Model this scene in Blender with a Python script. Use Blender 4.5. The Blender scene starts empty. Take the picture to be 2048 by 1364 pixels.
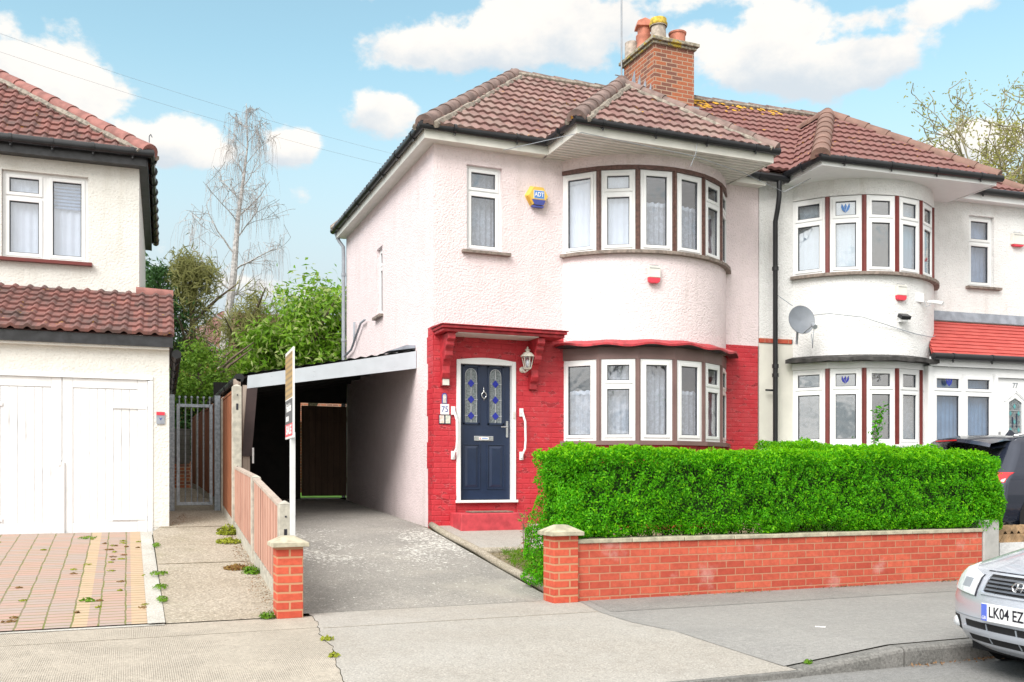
import bpy, bmesh, math, random
import numpy as np
from mathutils import Vector, Matrix
random.seed(7); RNG = np.random.default_rng(7)
SC = bpy.context.scene
COL = SC.collection
R = math.radians

# ------------------------------------------------------------------ camera
cam_d = bpy.data.cameras.new('camera'); cam = bpy.data.objects.new('camera', cam_d); COL.objects.link(cam)
cam.location = (0, 0, 1.2); cam.rotation_euler = (R(90), 0, R(-22.13))
cam_d.sensor_width = 36; cam_d.lens = 33.24; cam_d.shift_y = (955 - 682) / 2048
cam_d.clip_start = .05; cam_d.clip_end = 2000
SC.camera = cam
SC.view_settings.view_transform = 'Standard'; SC.view_settings.look = 'None'
SC.view_settings.exposure = 1.54; SC.view_settings.gamma = 1
# ------------------------------------------------------------------ sun
SUN = Vector((-.74, -.56, .86)).normalized()
sd = bpy.data.lights.new('sun', 'SUN'); so = bpy.data.objects.new('sun', sd); COL.objects.link(so)
sd.energy = 1.35; sd.angle = R(34); sd.color = (1, .96, .905)
so.rotation_euler = (-SUN).to_track_quat('-Z', 'Y').to_euler(); so.location = (-10, -10, 20)
# ------------------------------------------------------------------ node helper
class NT:
    def __init__(s, tree): s.t = tree; s.n = tree.nodes; s.l = tree.links
    def node(s, typ, ins=None, **props):
        nd = s.n.new(typ)
        for k, v in props.items(): setattr(nd, k, v)
        for k, v in (ins or {}).items(): s.put(nd.inputs[k], v)
        return nd
    def put(s, sock, v):
        if isinstance(v, bpy.types.NodeSocket): s.l.new(v, sock)
        else:
            if sock.type == 'RGBA' and len(v) == 3: v = (*v, 1)
            sock.default_value = v
    def m(s, op, a, b=0.0, c=None, clamp=False):
        nd = s.node('ShaderNodeMath', operation=op, use_clamp=clamp)
        s.put(nd.inputs[0], a); s.put(nd.inputs[1], b)
        if c is not None: s.put(nd.inputs[2], c)
        return nd.outputs[0]
    def mixc(s, f, a, b, bt='MIX'):
        nd = s.node('ShaderNodeMix', data_type='RGBA', blend_type=bt)
        s.put(nd.inputs[0], f); s.put(nd.inputs[6], a); s.put(nd.inputs[7], b)
        return nd.outputs[2]
    def sstep(s, x, a, b):
        nd = s.node('ShaderNodeMapRange', interpolation_type='SMOOTHSTEP')
        s.put(nd.inputs[0], x); s.put(nd.inputs[1], a); s.put(nd.inputs[2], b)
        return nd.outputs[0]
    def noise(s, v, scale, detail=4, rough=.55, out=0):
        nd = s.node('ShaderNodeTexNoise', {'Scale': scale, 'Detail': detail, 'Roughness': rough})
        if v is not None: s.l.new(v, nd.inputs['Vector'])
        return nd.outputs[out]
# ------------------------------------------------------------------ world sky with clouds
W = bpy.data.worlds.new('World'); SC.world = W; W.use_nodes = True
w = NT(W.node_tree); w.n.clear()
sky = w.node('ShaderNodeTexSky', sky_type='NISHITA', sun_disc=False)
sky.sun_elevation = math.asin(SUN.z); sky.sun_rotation = math.atan2(SUN.x, SUN.y); sky.air_density = 1.2; sky.dust_density = .6; sky.ozone_density = 2.0
tc = w.node('ShaderNodeTexCoord'); sep = w.node('ShaderNodeSeparateXYZ'); w.l.new(tc.outputs['Generated'], sep.inputs[0])
az = w.m('ARCTAN2', sep.outputs[0], sep.outputs[1]); el = w.m('ARCSINE', sep.outputs[2])
cvec = w.node('ShaderNodeCombineXYZ', {0: az, 1: w.m('MULTIPLY', el, 1.5), 2: .37}).outputs[0]
n1 = w.noise(cvec, 9.5, 9, .62)
n2 = w.noise(cvec, 26, 5, .55)
def azel(px, py):
    a = (px - 1024) / 1891; b = (955 - py) / 1891
    return math.atan(a) + R(22.13), math.atan(b / math.hypot(1, a))
# centre px, centre py, half width, half height, weight: the clouds of the photo as directions on the sky
BL = [(95, 150, 140, 84, .92), (15, 60, 60, 44, .7), (330, 290, 120, 44, 1.0), (595, 300, 58, 38, 1.05), (775, 230, 84, 46, 1.2), (880, 95, 180, 50, .95),
      (1120, 60, 190, 80, 1.0), (1420, 90, 110, 60, .75), (1640, 130, 190, 48, 1.1), (1560, 70, 150, 60, .9), (1450, -60, 500, 70, .9), (1830, 20, 240, 40, .75),
      (620, 395, 80, 28, .45), (120, 420, 60, 40, .5), (340, 440, 70, 28, .4), (1960, 290, 130, 60, .95), (420, 560, 200, 60, .45), (700, -60, 250, 50, .5)]
acc = None; num = None; den = None
for px, py, hw, hh, wt in BL:
    a0, e0 = azel(px, py); sa = hw / 1891; se = hh / 1891
    dx = w.m('DIVIDE', w.m('SUBTRACT', az, a0), sa); dy = w.m('DIVIDE', w.m('SUBTRACT', el, e0), se)
    g = w.m('MULTIPLY', w.m('EXPONENT', w.m('MULTIPLY', w.m('ADD', w.m('MULTIPLY', dx, dx), w.m('MULTIPLY', dy, dy)), -.8)), wt)
    acc = g if acc is None else w.m('MAXIMUM', acc, g); gd = w.m('MULTIPLY', g, dy)
    num = gd if num is None else w.m('ADD', num, gd); den = g if den is None else w.m('ADD', den, g)
# unseen cloud behind the camera and overhead, cover raised to add fill light
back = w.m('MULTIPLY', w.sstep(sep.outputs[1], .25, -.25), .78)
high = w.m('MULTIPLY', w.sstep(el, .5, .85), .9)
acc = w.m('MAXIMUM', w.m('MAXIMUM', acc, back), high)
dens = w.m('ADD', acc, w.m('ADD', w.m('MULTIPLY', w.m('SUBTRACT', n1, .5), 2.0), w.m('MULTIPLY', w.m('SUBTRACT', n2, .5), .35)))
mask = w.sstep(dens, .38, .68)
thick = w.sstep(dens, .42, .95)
n3 = w.noise(cvec, 14, 5, .6)
vert = w.m('ADD', w.m('DIVIDE', num, w.m('ADD', den, .02)), w.m('MULTIPLY', w.m('SUBTRACT', n3, .5), 2.2))
sdot = w.node('ShaderNodeVectorMath', operation='DOT_PRODUCT'); w.l.new(tc.outputs['Generated'], sdot.inputs[0]); sdot.inputs[1].default_value = tuple(SUN)
ccol = w.mixc(w.sstep(vert, -1.0, .25), (.25, .27, .29), (.385, .362, .336))
ccol = w.mixc(w.sstep(sdot.outputs['Value'], .15, .95), ccol, (.66, .65, .62))
skyc = w.mixc(1.0, sky.outputs[0], (.97, 1.02, .785), 'MULTIPLY')
veil = w.m('MULTIPLY', w.sstep(el, .43, .14), .96)
bg1 = w.node('ShaderNodeBackground', {'Color': skyc, 'Strength': .1})
bgv = w.node('ShaderNodeBackground', {'Color': (.232, .258, .277, 1), 'Strength': 1.0})
bg2 = w.node('ShaderNodeBackground', {'Color': ccol, 'Strength': 1.0})
mv = w.node('ShaderNodeMixShader', {0: veil}); w.l.new(bg1.outputs[0], mv.inputs[1]); w.l.new(bgv.outputs[0], mv.inputs[2])
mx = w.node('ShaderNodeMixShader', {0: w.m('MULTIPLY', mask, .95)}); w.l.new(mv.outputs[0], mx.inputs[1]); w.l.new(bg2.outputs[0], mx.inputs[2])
wo = w.node('ShaderNodeOutputWorld'); w.l.new(mx.outputs[0], wo.inputs[0])

# ------------------------------------------------------------------ mesh helpers
ORG = {}
class MB:
    def __init__(s): s.v = []; s.f = []; s.mi = []; s.uv = None; s.cur = 0
    def add(s, vs, fs):
        o = len(s.v); s.v += [tuple(p) for p in vs]
        for f in fs: s.f.append([i + o for i in f]); s.mi.append(s.cur)
        return s
    def quad(s, *p): return s.add(p, [range(len(p))])
    def box(s, x0, x1, y0, y1, z0, z1):
        return s.obox((0, 0, 0), (1, 0, 0), (0, 1, 0), (0, 0, 1), x0, x1, y0, y1, z0, z1)
    def obox(s, o, u, v, n, a0, a1, b0, b1, c0, c1):
        o, u, v, n = map(Vector, (o, u, v, n))
        P = [o + u * a + v * b + n * c for c in (c0, c1) for b in (b0, b1) for a in (a0, a1)]
        F = [(0, 2, 3, 1), (4, 5, 7, 6), (0, 1, 5, 4), (2, 6, 7, 3), (0, 4, 6, 2), (1, 3, 7, 5)]
        if u.cross(v).dot(n) < 0: F = [f[::-1] for f in F]
        return s.add(P, F)
    def tube(s, pts, r, n=8, caps=True):
        pts = [Vector(p) for p in pts]; rr = r if isinstance(r, (list, tuple)) else [r] * len(pts)
        vs = []; up0 = None
        for i, p in enumerate(pts):
            d = (pts[min(i + 1, len(pts) - 1)] - pts[max(i - 1, 0)])
            d = d.normalized() if d.length > 1e-9 else Vector((0, 0, 1))
            if up0 is None:
                up0 = Vector((0, 0, 1)) if abs(d.z) < .9 else Vector((1, 0, 0))
            a = d.cross(up0); a = a.normalized() if a.length > 1e-6 else d.orthogonal().normalized()
            b = a.cross(d); up0 = b
            for k in range(n):
                t = 2 * math.pi * k / n; vs.append(p + (a * math.cos(t) + b * math.sin(t)) * rr[i])
        fs = [(i * n + k, i * n + (k + 1) % n, (i + 1) * n + (k + 1) % n, (i + 1) * n + k) for i in range(len(pts) - 1) for k in range(n)]
        if caps: fs += [tuple(range(n - 1, -1, -1)), tuple(range((len(pts) - 1) * n, len(pts) * n))]
        return s.add(vs, [f[::-1] for f in fs])
    def lathe(s, prof, c=(0, 0, 0), ax='z', n=20):
        vs = []; c = Vector(c)
        for r, h in prof:
            for k in range(n):
                t = 2 * math.pi * k / n; x, y = r * math.cos(t), r * math.sin(t)
                vs.append(c + (Vector((x, y, h)) if ax == 'z' else Vector((x, -h, y)) if ax == 'y' else Vector((h, x, y))))
        fs = [(i * n + k, i * n + (k + 1) % n, (i + 1) * n + (k + 1) % n, (i + 1) * n + k) for i in range(len(prof) - 1) for k in range(n)]
        fs += [tuple(range(n - 1, -1, -1)), tuple(range((len(prof) - 1) * n, len(prof) * n))]
        return s.add(vs, fs)
    def prism(s, poly, o, u, v, n, d0, d1):
        o, u, v, n = map(Vector, (o, u, v, n)); k = len(poly)
        P = [o + u * a + v * b + n * d0 for a, b in poly] + [o + u * a + v * b + n * d1 for a, b in poly]
        F = [tuple(range(k - 1, -1, -1)), tuple(range(k, 2 * k))] + [(i, (i + 1) % k, (i + 1) % k + k, i + k) for i in range(k)]
        return s.add(P, F)
    def grid(s, rows, flip=False):
        n = len(rows[0]); vs = [p for r in rows for p in r]
        fs = [(i * n + j, i * n + j + 1, (i + 1) * n + j + 1, (i + 1) * n + j) for i in range(len(rows) - 1) for j in range(n - 1)]
        if flip: fs = [f[::-1] for f in fs]
        return s.add(vs, fs)
    def build(s, name, mat=None, parent=None, smooth=False, bevel=0, label=None, auto=None):
        me = bpy.data.meshes.new(name); off = Vector(ORG.get(parent.name, (0, 0, 0))) if parent else Vector((0, 0, 0))
        me.from_pydata([tuple(Vector(p) - off) for p in s.v], [], s.f)
        mats = mat if isinstance(mat, (list, tuple)) else [mat]
        for m_ in mats:
            if m_: me.materials.append(m_)
        if len(mats) > 1: me.polygons.foreach_set('material_index', s.mi)
        if s.uv:
            ul = me.uv_layers.new(name='UVMap')
            flat = []
            for f in s.f:
                for i in f: flat += s.uv[i]
            ul.data.foreach_set('uv', flat)
        if smooth: me.polygons.foreach_set('use_smooth', [True] * len(me.polygons))
        me.update()
        o = bpy.data.objects.new(name, me); COL.objects.link(o)
        if parent: o.parent = parent; ORG[o.name] = tuple(off)
        if bevel:
            b = o.modifiers.new('bevel', 'BEVEL'); b.width = bevel; b.segments = 2; b.limit_method = 'ANGLE'; b.angle_limit = R(40)
        if auto:
            me.set_sharp_from_angle(angle=R(auto)) if hasattr(me, 'set_sharp_from_angle') else None
        if label: o['label'] = label
        return o
def tag(o, label, cat, group=None, kind=None):
    if label: o['label'] = label
    if cat: o['category'] = cat
    if group: o['group'] = group
    if kind: o['kind'] = kind
    return o
def thing(name, label, cat, loc=(0, 0, 0), group=None):
    o = bpy.data.objects.new(name, None); COL.objects.link(o); o.empty_display_size = .3
    o.location = loc; ORG[o.name] = tuple(loc)
    return tag(o, label, cat, group)
def copy_tree(o, parent=None):
    c = o.copy(); COL.objects.link(c)
    if parent: c.parent = parent
    for ch in list(o.children): copy_tree(ch, c)
    return c
def leaves(name, C, Nn, L, Wd, mat, parent=None, sub=None):
    """many leaf-shaped quads: C centres (n,3), Nn normals (n,3), L length, Wd width (arrays or floats)"""
    n = len(C); Nn = Nn / np.maximum(np.linalg.norm(Nn, axis=1, keepdims=True), 1e-6)
    rnd = RNG.normal(size=(n, 3)); a = np.cross(Nn, rnd); a /= np.maximum(np.linalg.norm(a, axis=1, keepdims=True), 1e-6)
    b = np.cross(Nn, a); L = np.broadcast_to(np.asarray(L, float), (n,))[:, None]; Wd = np.broadcast_to(np.asarray(Wd, float), (n,))[:, None]
    V = np.empty((n, 4, 3)); bend = Nn * L * .12
    V[:, 0] = C - a * L / 2 - bend; V[:, 1] = C + b * Wd / 2; V[:, 2] = C + a * L / 2 - bend; V[:, 3] = C - b * Wd / 2
    return raw_quads(name, V, mat, parent)
def raw_quads(name, V, mat, parent=None):
    n = len(V); V = V.reshape(-1, 3)
    if parent: V = V - np.array(ORG.get(parent.name, (0, 0, 0)))
    me = bpy.data.meshes.new(name); me.vertices.add(4 * n); me.vertices.foreach_set('co', V.astype(np.float32).ravel())
    me.loops.add(4 * n); me.loops.foreach_set('vertex_index', np.arange(4 * n, dtype=np.int32))
    me.polygons.add(n); me.polygons.foreach_set('loop_start', np.arange(0, 4 * n, 4, dtype=np.int32)); me.polygons.foreach_set('loop_total', np.full(n, 4, np.int32))
    me.update(calc_edges=True); me.validate(); me.materials.append(mat)
    o = bpy.data.objects.new(name, me); COL.objects.link(o)
    if parent: o.parent = parent; ORG[o.name] = ORG.get(parent.name, (0, 0, 0))
    return o
def text(name, body, size, o, u, v, mat, parent, ext=.002, sx=1.0, bold=0, align='CENTER'):
    cu = bpy.data.curves.new(name, 'FONT'); cu.body = body; cu.size = size; cu.extrude = ext; cu.align_x = align; cu.align_y = 'CENTER'; cu.offset = bold; cu.resolution_u = 3
    t = bpy.data.objects.new(name, cu); COL.objects.link(t)
    bpy.context.view_layer.update()
    me = bpy.data.meshes.new_from_object(t.evaluated_get(bpy.context.evaluated_depsgraph_get()))
    bpy.data.objects.remove(t)
    u = Vector(u).normalized(); v = Vector(v).normalized(); nn = u.cross(v)
    off = Vector(ORG.get(parent.name, (0, 0, 0))) if parent else Vector((0, 0, 0)); o = Vector(o) - off
    for vt in me.vertices:
        c = vt.co.copy(); vt.co = o + u * c.x * sx + v * c.y + nn * c.z
    me.materials.clear(); me.materials.append(mat); me.name = name
    ob = bpy.data.objects.new(name, me); COL.objects.link(ob)
    if parent: ob.parent = parent; ORG[ob.name] = tuple(off)
    return ob

# ------------------------------------------------------------------ materials
MATS = {}
def newmat(name):
    m = bpy.data.materials.new(name); m.use_nodes = True; t = NT(m.node_tree); t.n.clear()
    out = t.node('ShaderNodeOutputMaterial'); b = t.node('ShaderNodeBsdfPrincipled'); t.l.new(b.outputs[0], out.inputs[0])
    co = t.node('ShaderNodeTexCoord').outputs['Object']
    return m, t, b, co, out
def boxuv(t, co):
    """face-aligned 2D coordinates in metres from object space"""
    g = t.node('ShaderNodeNewGeometry'); vt = t.node('ShaderNodeVectorTransform', vector_type='NORMAL', convert_from='WORLD', convert_to='OBJECT'); t.l.new(g.outputs['Normal'], vt.inputs[0])
    sp = t.node('ShaderNodeSeparateXYZ'); t.l.new(co, sp.inputs[0]); sn = t.node('ShaderNodeSeparateXYZ'); t.l.new(vt.outputs[0], sn.inputs[0])
    ax = t.m('GREATER_THAN', t.m('ABSOLUTE', sn.outputs[0]), .707); azz = t.m('GREATER_THAN', t.m('ABSOLUTE', sn.outputs[2]), .707)
    u = t.m('ADD', t.m('MULTIPLY', sp.outputs[0], t.m('SUBTRACT', 1, ax)), t.m('MULTIPLY', sp.outputs[1], ax))
    v = t.m('ADD', t.m('MULTIPLY', sp.outputs[2], t.m('SUBTRACT', 1, azz)), t.m('MULTIPLY', sp.outputs[1], azz))
    return t.node('ShaderNodeCombineXYZ', {0: u, 1: v, 2: 0}).outputs[0], u, v
def sc(c, k): return tuple(min(1, x * k) for x in c)
def plain(name, col, rough=.5, var=.12, vs=6, bump=0, bs=80, metal=0, spec=.5, coat=0, dist=.004):
    if name in MATS: return MATS[name]
    m, t, b, co, out = newmat(name)
    n = t.noise(co, vs, 5); c = t.mixc(t.sstep(n, .3, .7), sc(col, 1 - var), sc(col, 1 + var))
    t.put(b.inputs['Base Color'], c); b.inputs['Roughness'].default_value = rough; b.inputs['Metallic'].default_value = metal; b.inputs['Specular IOR Level'].default_value = spec; b.inputs['Coat Weight'].default_value = coat
    if bump:
        bp = t.node('ShaderNodeBump', {'Strength': bump, 'Distance': dist, 'Height': t.noise(co, bs, 3)}); t.l.new(bp.outputs[0], b.inputs['Normal'])
    MATS[name] = m; return m
def render_mat(name, col, stain=(.5, .47, .42), scale=34, strength=.62, stain_amt=.42, dist=.011):
    m, t, b, co, out = newmat(name)
    big = t.noise(co, .9, 4); mid = t.noise(co, 5, 5)
    mp = t.node('ShaderNodeMapping', {'Scale': (5, 5, .5)}); t.l.new(co, mp.inputs[0])
    streak = t.sstep(t.noise(mp.outputs[0], 1.0, 5), .48, .74)
    c = t.mixc(t.sstep(mid, .3, .75), col, sc(col, .93))
    c = t.mixc(t.m('MULTIPLY', t.m('MULTIPLY', streak, t.sstep(big, .4, .7)), stain_amt), c, stain)
    nz = t.noise(co, scale, 3, .6); vo = t.node('ShaderNodeTexVoronoi', {'Scale': scale * 1.5}, feature='SMOOTH_F1'); t.l.new(co, vo.inputs['Vector'])
    h = t.m('SUBTRACT', t.m('MULTIPLY', nz, 1.3), t.m('MULTIPLY', vo.outputs[0], .5))
    pits = t.sstep(h, .18, .36); c = t.mixc(t.m('SUBTRACT', 1, pits), c, sc(col, .88))
    t.put(b.inputs['Base Color'], c); b.inputs['Roughness'].default_value = .9; b.inputs['Specular IOR Level'].default_value = .15
    bp = t.node('ShaderNodeBump', {'Strength': strength, 'Distance': dist, 'Height': h}); t.l.new(bp.outputs[0], b.inputs['Normal'])
    return m
def brick_mat(name, c1, c2, mortar, bw=.225, rh=.075, ms=.010, rough=.85, bump=.6, extra=None, soot=None, shift=(0, 0)):
    m, t, b, co, out = newmat(name); uv, u, v = boxuv(t, co)
    mp = t.node('ShaderNodeMapping', {'Location': (shift[0], shift[1], 0)}); t.l.new(uv, mp.inputs[0]); wob = t.node('ShaderNodeVectorMath', operation='MULTIPLY_ADD'); wn = t.noise(co, 9, 2, .5, 1); t.l.new(wn, wob.inputs[0]); wob.inputs[1].default_value = (.006, .006, 0); t.l.new(mp.outputs[0], wob.inputs[2])
    bt = t.node('ShaderNodeTexBrick', {'Color1': (0, 0, 0, 1), 'Color2': (1, 1, 1, 1), 'Mortar': (.5, .5, .5, 1), 'Scale': 1, 'Mortar Size': ms, 'Mortar Smooth': .25, 'Bias': 0, 'Brick Width': bw, 'Row Height': rh}); t.l.new(wob.outputs[0], bt.inputs['Vector'])
    c = t.mixc(bt.outputs[0], c1, c2); c = t.mixc(t.m('MULTIPLY', t.sstep(t.noise(co, 22, 5), .35, .7), .4), c, sc(c1, .7))
    if soot: c = t.mixc(t.m('MULTIPLY', t.sstep(bt.outputs[0], .62, .8), .75), c, soot)
    c = t.mixc(bt.outputs[1], c, mortar)
    if extra: c = t.mixc(t.m('MULTIPLY', t.sstep(t.noise(co, 2.6, 6, .65), .56, .74), extra[1]), c, extra[0])
    t.put(b.inputs['Base Color'], c); b.inputs['Roughness'].default_value = rough; b.inputs['Specular IOR Level'].default_value = .25
    h = t.m('SUBTRACT', t.m('MULTIPLY', t.noise(co, 60, 3), .25), bt.outputs[1])
    bp = t.node('ShaderNodeBump', {'Strength': bump, 'Distance': .008, 'Height': h}); t.l.new(bp.outputs[0], b.inputs['Normal'])
    return m
def red_brick_paint(name):
    m, t, b, co, out = newmat(name); uv, u, v = boxuv(t, co)
    bt = t.node('ShaderNodeTexBrick', {'Color1': (0, 0, 0, 1), 'Color2': (1, 1, 1, 1), 'Mortar': (.5, .5, .5, 1), 'Scale': 1, 'Mortar Size': .012, 'Mortar Smooth': .8, 'Brick Width': .23, 'Row Height': .076}); t.l.new(uv, bt.inputs['Vector'])
    c = t.mixc(bt.outputs[0], (.50, .030, .044), (.57, .042, .056)); c = t.mixc(t.m('MULTIPLY', bt.outputs[1], .22), c, (.40, .02, .03))
    c = t.mixc(t.m('MULTIPLY', t.sstep(t.noise(co, 7, 5), .45, .75), .35), c, (.36, .012, .022))
    c = t.mixc(t.m('MULTIPLY', t.sstep(t.noise(co, 1.6, 6, .65), .45, .7), .45), c, (.50, .085, .095))
    mp = t.node('ShaderNodeMapping', {'Scale': (3.2, 3.2, 6.5)}); t.l.new(co, mp.inputs[0])
    fl = t.noise(mp.outputs[0], 1.5, 5, .62); flake = t.sstep(fl, .60, .62); edge = t.m('SUBTRACT', t.sstep(fl, .57, .595), flake, clamp=True)
    c = t.mixc(t.m('MULTIPLY', edge, .55), c, (.62, .16, .17)); c = t.mixc(t.m('MULTIPLY', flake, .7), c, (.30, .022, .03))
    t.put(b.inputs['Base Color'], c); b.inputs['Roughness'].default_value = .55; b.inputs['Specular IOR Level'].default_value = .35
    h = t.m('ADD', t.m('SUBTRACT', t.m('MULTIPLY', t.noise(co, 45, 4), .5), t.m('MULTIPLY', bt.outputs[1], .5)), t.m('MULTIPLY', flake, -1.6))
    bp = t.node('ShaderNodeBump', {'Strength': .7, 'Distance': .012, 'Height': h}); t.l.new(bp.outputs[0], b.inputs['Normal'])
    return m
def tile_mat(name, c1, c2, dirt, lichen=0, dirt_amt=.55):
    m, t, b, co, out = newmat(name); uvn = t.node('ShaderNodeTexCoord').outputs['UV']
    fl = t.node('ShaderNodeVectorMath', operation='FLOOR'); t.l.new(uvn, fl.inputs[0])
    wn = t.node('ShaderNodeTexWhiteNoise', noise_dimensions='2D'); t.l.new(fl.outputs[0], wn.inputs['Vector'])
    c = t.mixc(wn.outputs[0], c1, c2)
    d = t.noise(co, 2.1, 6, .65); c = t.mixc(t.m('MULTIPLY', t.sstep(d, .42, .68), dirt_amt), c, dirt)
    sp = t.noise(co, 34, 4, .7); c = t.mixc(t.m('MULTIPLY', t.sstep(sp, .55, .72), .55), c, sc(dirt, 1.35)); c = t.mixc(t.m('MULTIPLY', t.sstep(sp, .42, .28), .45), c, sc(dirt, .45))
    if lichen:
        ln = t.noise(co, 9, 5, .65); g = t.node('ShaderNodeSeparateXYZ'); t.l.new(co, g.inputs[0])
        c = t.mixc(t.m('MULTIPLY', t.sstep(ln, .66 - lichen * .1, .70 - lichen * .1), .9), c, (.50, .27, .015))
    t.put(b.inputs['Base Color'], c); b.inputs['Roughness'].default_value = .8; b.inputs['Specular IOR Level'].default_value = .3
    bp = t.node('ShaderNodeBump', {'Strength': .4, 'Distance': .006, 'Height': t.noise(co, 70, 3)}); t.l.new(bp.outputs[0], b.inputs['Normal'])
    return m
def ground_mat(name, c1, c2, grain=90, gamt=.5, spots=None, ribs=None, bump=.5, big=1.2, streak=None, patch=None):
    m, t, b, co, out = newmat(name)
    c = t.mixc(t.sstep(t.noise(co, big, 6, .6), .32, .68), c1, c2)
    g = t.noise(co, grain, 3, .75); c = t.mixc(t.m('MULTIPLY', t.sstep(g, .5, .68), gamt), c, sc(c1, 1.7)); c = t.mixc(t.m('MULTIPLY', t.sstep(g, .46, .3), gamt), c, sc(c1, .42))
    vo = t.node('ShaderNodeTexVoronoi', {'Scale': grain * .9}); t.l.new(co, vo.inputs['Vector']); c = t.mixc(t.m('MULTIPLY', t.sstep(vo.outputs[0], .5, .8), gamt * .6), c, sc(c1, .5))
    c = t.mixc(t.m('MULTIPLY', t.sstep(t.noise(co, 6.5, 6, .7), .5, .72), .35), c, sc(c2, .62))
    g2 = t.noise(co, 26, 5, .8); c = t.mixc(t.m('MULTIPLY', t.sstep(g2, .5, .66), .42), c, sc(c2, 1.35)); c = t.mixc(t.m('MULTIPLY', t.sstep(g2, .47, .34), .42), c, sc(c1, .62))
    if patch: c = t.mixc(t.m('MULTIPLY', t.sstep(t.noise(co, patch[1], 4, .6), .5, .66), patch[2]), c, patch[0])
    if spots:
        sp = t.node('ShaderNodeSeparateXYZ'); t.l.new(co, sp.inputs[0])
        fm = t.m('MULTIPLY', t.sstep(sp.outputs[1], spots[1], spots[1] + 1.6), t.sstep(sp.outputs[1], spots[2], spots[2] - .8))
        fm = t.m('MULTIPLY', fm, t.sstep(t.noise(co, 1.3, 3), .38, .6)); sn = t.noise(co, 24, 4, .65)
        c = t.mixc(t.m('MULTIPLY', t.sstep(t.m('ADD', sn, t.m('MULTIPLY', fm, .115)), .628, .668), .9), c, spots[0])
    h = g
    if ribs:
        wv = t.node('ShaderNodeTexWave', {'Scale': ribs[0], 'Distortion': 1.2, 'Detail': 2, 'Detail Scale': 3}, wave_type='BANDS', bands_direction='X'); t.l.new(co, wv.inputs['Vector'])
        wx = t.m('MULTIPLY', wv.outputs[1], t.sstep(t.noise(co, 2.2, 4, .7), .36, .6)); c = t.mixc(t.m('MULTIPLY', wx, ribs[1]), c, sc(c1, .66)); h = t.m('ADD', g, t.m('MULTIPLY', wx, -1))
    t.put(b.inputs['Base Color'], c); b.inputs['Roughness'].default_value = .92; b.inputs['Specular IOR Level'].default_value = .15
    bp = t.node('ShaderNodeBump', {'Strength': bump, 'Distance': .01, 'Height': h}); t.l.new(bp.outputs[0], b.inputs['Normal'])
    return m
def leaf_mat(name, c1, c2, rough=.45, trans=.35, big=.9, third=None):
    m, t, b, co, out = newmat(name)
    ri = t.node('ShaderNodeNewGeometry').outputs['Random Per Island']
    c = t.mixc(ri, c1, c2)
    if third: c = t.mixc(t.m('MULTIPLY', t.m('GREATER_THAN', ri, .78), .8), c, third)
    c = t.mixc(t.m('MULTIPLY', t.sstep(t.noise(co, big, 4), .38, .68), .45), c, sc(c1, .6))
    t.put(b.inputs['Base Color'], c); b.inputs['Roughness'].default_value = rough; b.inputs['Specular IOR Level'].default_value = .2
    tr = t.node('ShaderNodeBsdfTranslucent'); t.put(tr.inputs[0], c); mx = t.node('ShaderNodeMixShader', {0: trans}); t.l.new(b.outputs[0], mx.inputs[1]); t.l.new(tr.outputs[0], mx.inputs[2]); t.l.new(mx.outputs[0], out.inputs[0])
    return m
def glass_mat(name, tint=(1, 1, 1), base=.07, boost=1.7, rough=.0, wave=.25):
    m, t, b, co, out = newmat(name); t.n.remove(b)
    g_ = t.node('ShaderNodeNewGeometry'); dt = t.node('ShaderNodeVectorMath', operation='DOT_PRODUCT'); t.l.new(g_.outputs['Normal'], dt.inputs[0]); t.l.new(g_.outputs['Incoming'], dt.inputs[1])
    f = t.m('ADD', t.m('MULTIPLY', t.m('POWER', t.m('SUBTRACT', 1, t.m('ABSOLUTE', dt.outputs['Value'])), 4), .55 * boost), base, clamp=True)
    bp = t.node('ShaderNodeBump', {'Strength': wave, 'Distance': .01, 'Height': t.noise(co, 3.0, 2)})
    tr = t.node('ShaderNodeBsdfTransparent', {0: (*tint, 1)}); gl = t.node('ShaderNodeBsdfGlossy', {'Roughness': rough}); t.l.new(bp.outputs[0], gl.inputs['Normal'])
    mx = t.node('ShaderNodeMixShader', {0: f}); t.l.new(tr.outputs[0], mx.inputs[1]); t.l.new(gl.outputs[0], mx.inputs[2]); t.l.new(mx.outputs[0], out.inputs[0])
    return m
def net_mat(name, col, alpha, lace):
    m, t, b, co, out = newmat(name); t.put(b.inputs['Base Color'], col); b.inputs['Roughness'].default_value = .95
    tl = t.node('ShaderNodeBsdfTranslucent', {0: (*col, 1)}); m1 = t.node('ShaderNodeMixShader', {0: .35}); t.l.new(b.outputs[0], m1.inputs[1]); t.l.new(tl.outputs[0], m1.inputs[2])
    tp = t.node('ShaderNodeBsdfTransparent'); pat = t.noise(co, 16, 4, .65)
    sp = t.node('ShaderNodeSeparateXYZ'); t.l.new(co, sp.inputs[0])
    a = t.m('ADD', alpha, t.m('MULTIPLY', t.sstep(pat, .45, .6), lace), clamp=True)
    mx = t.node('ShaderNodeMixShader', {0: a}); t.l.new(tp.outputs[0], mx.inputs[1]); t.l.new(m1.outputs[0], mx.inputs[2]); t.l.new(mx.outputs[0], out.inputs[0])
    return m
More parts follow.
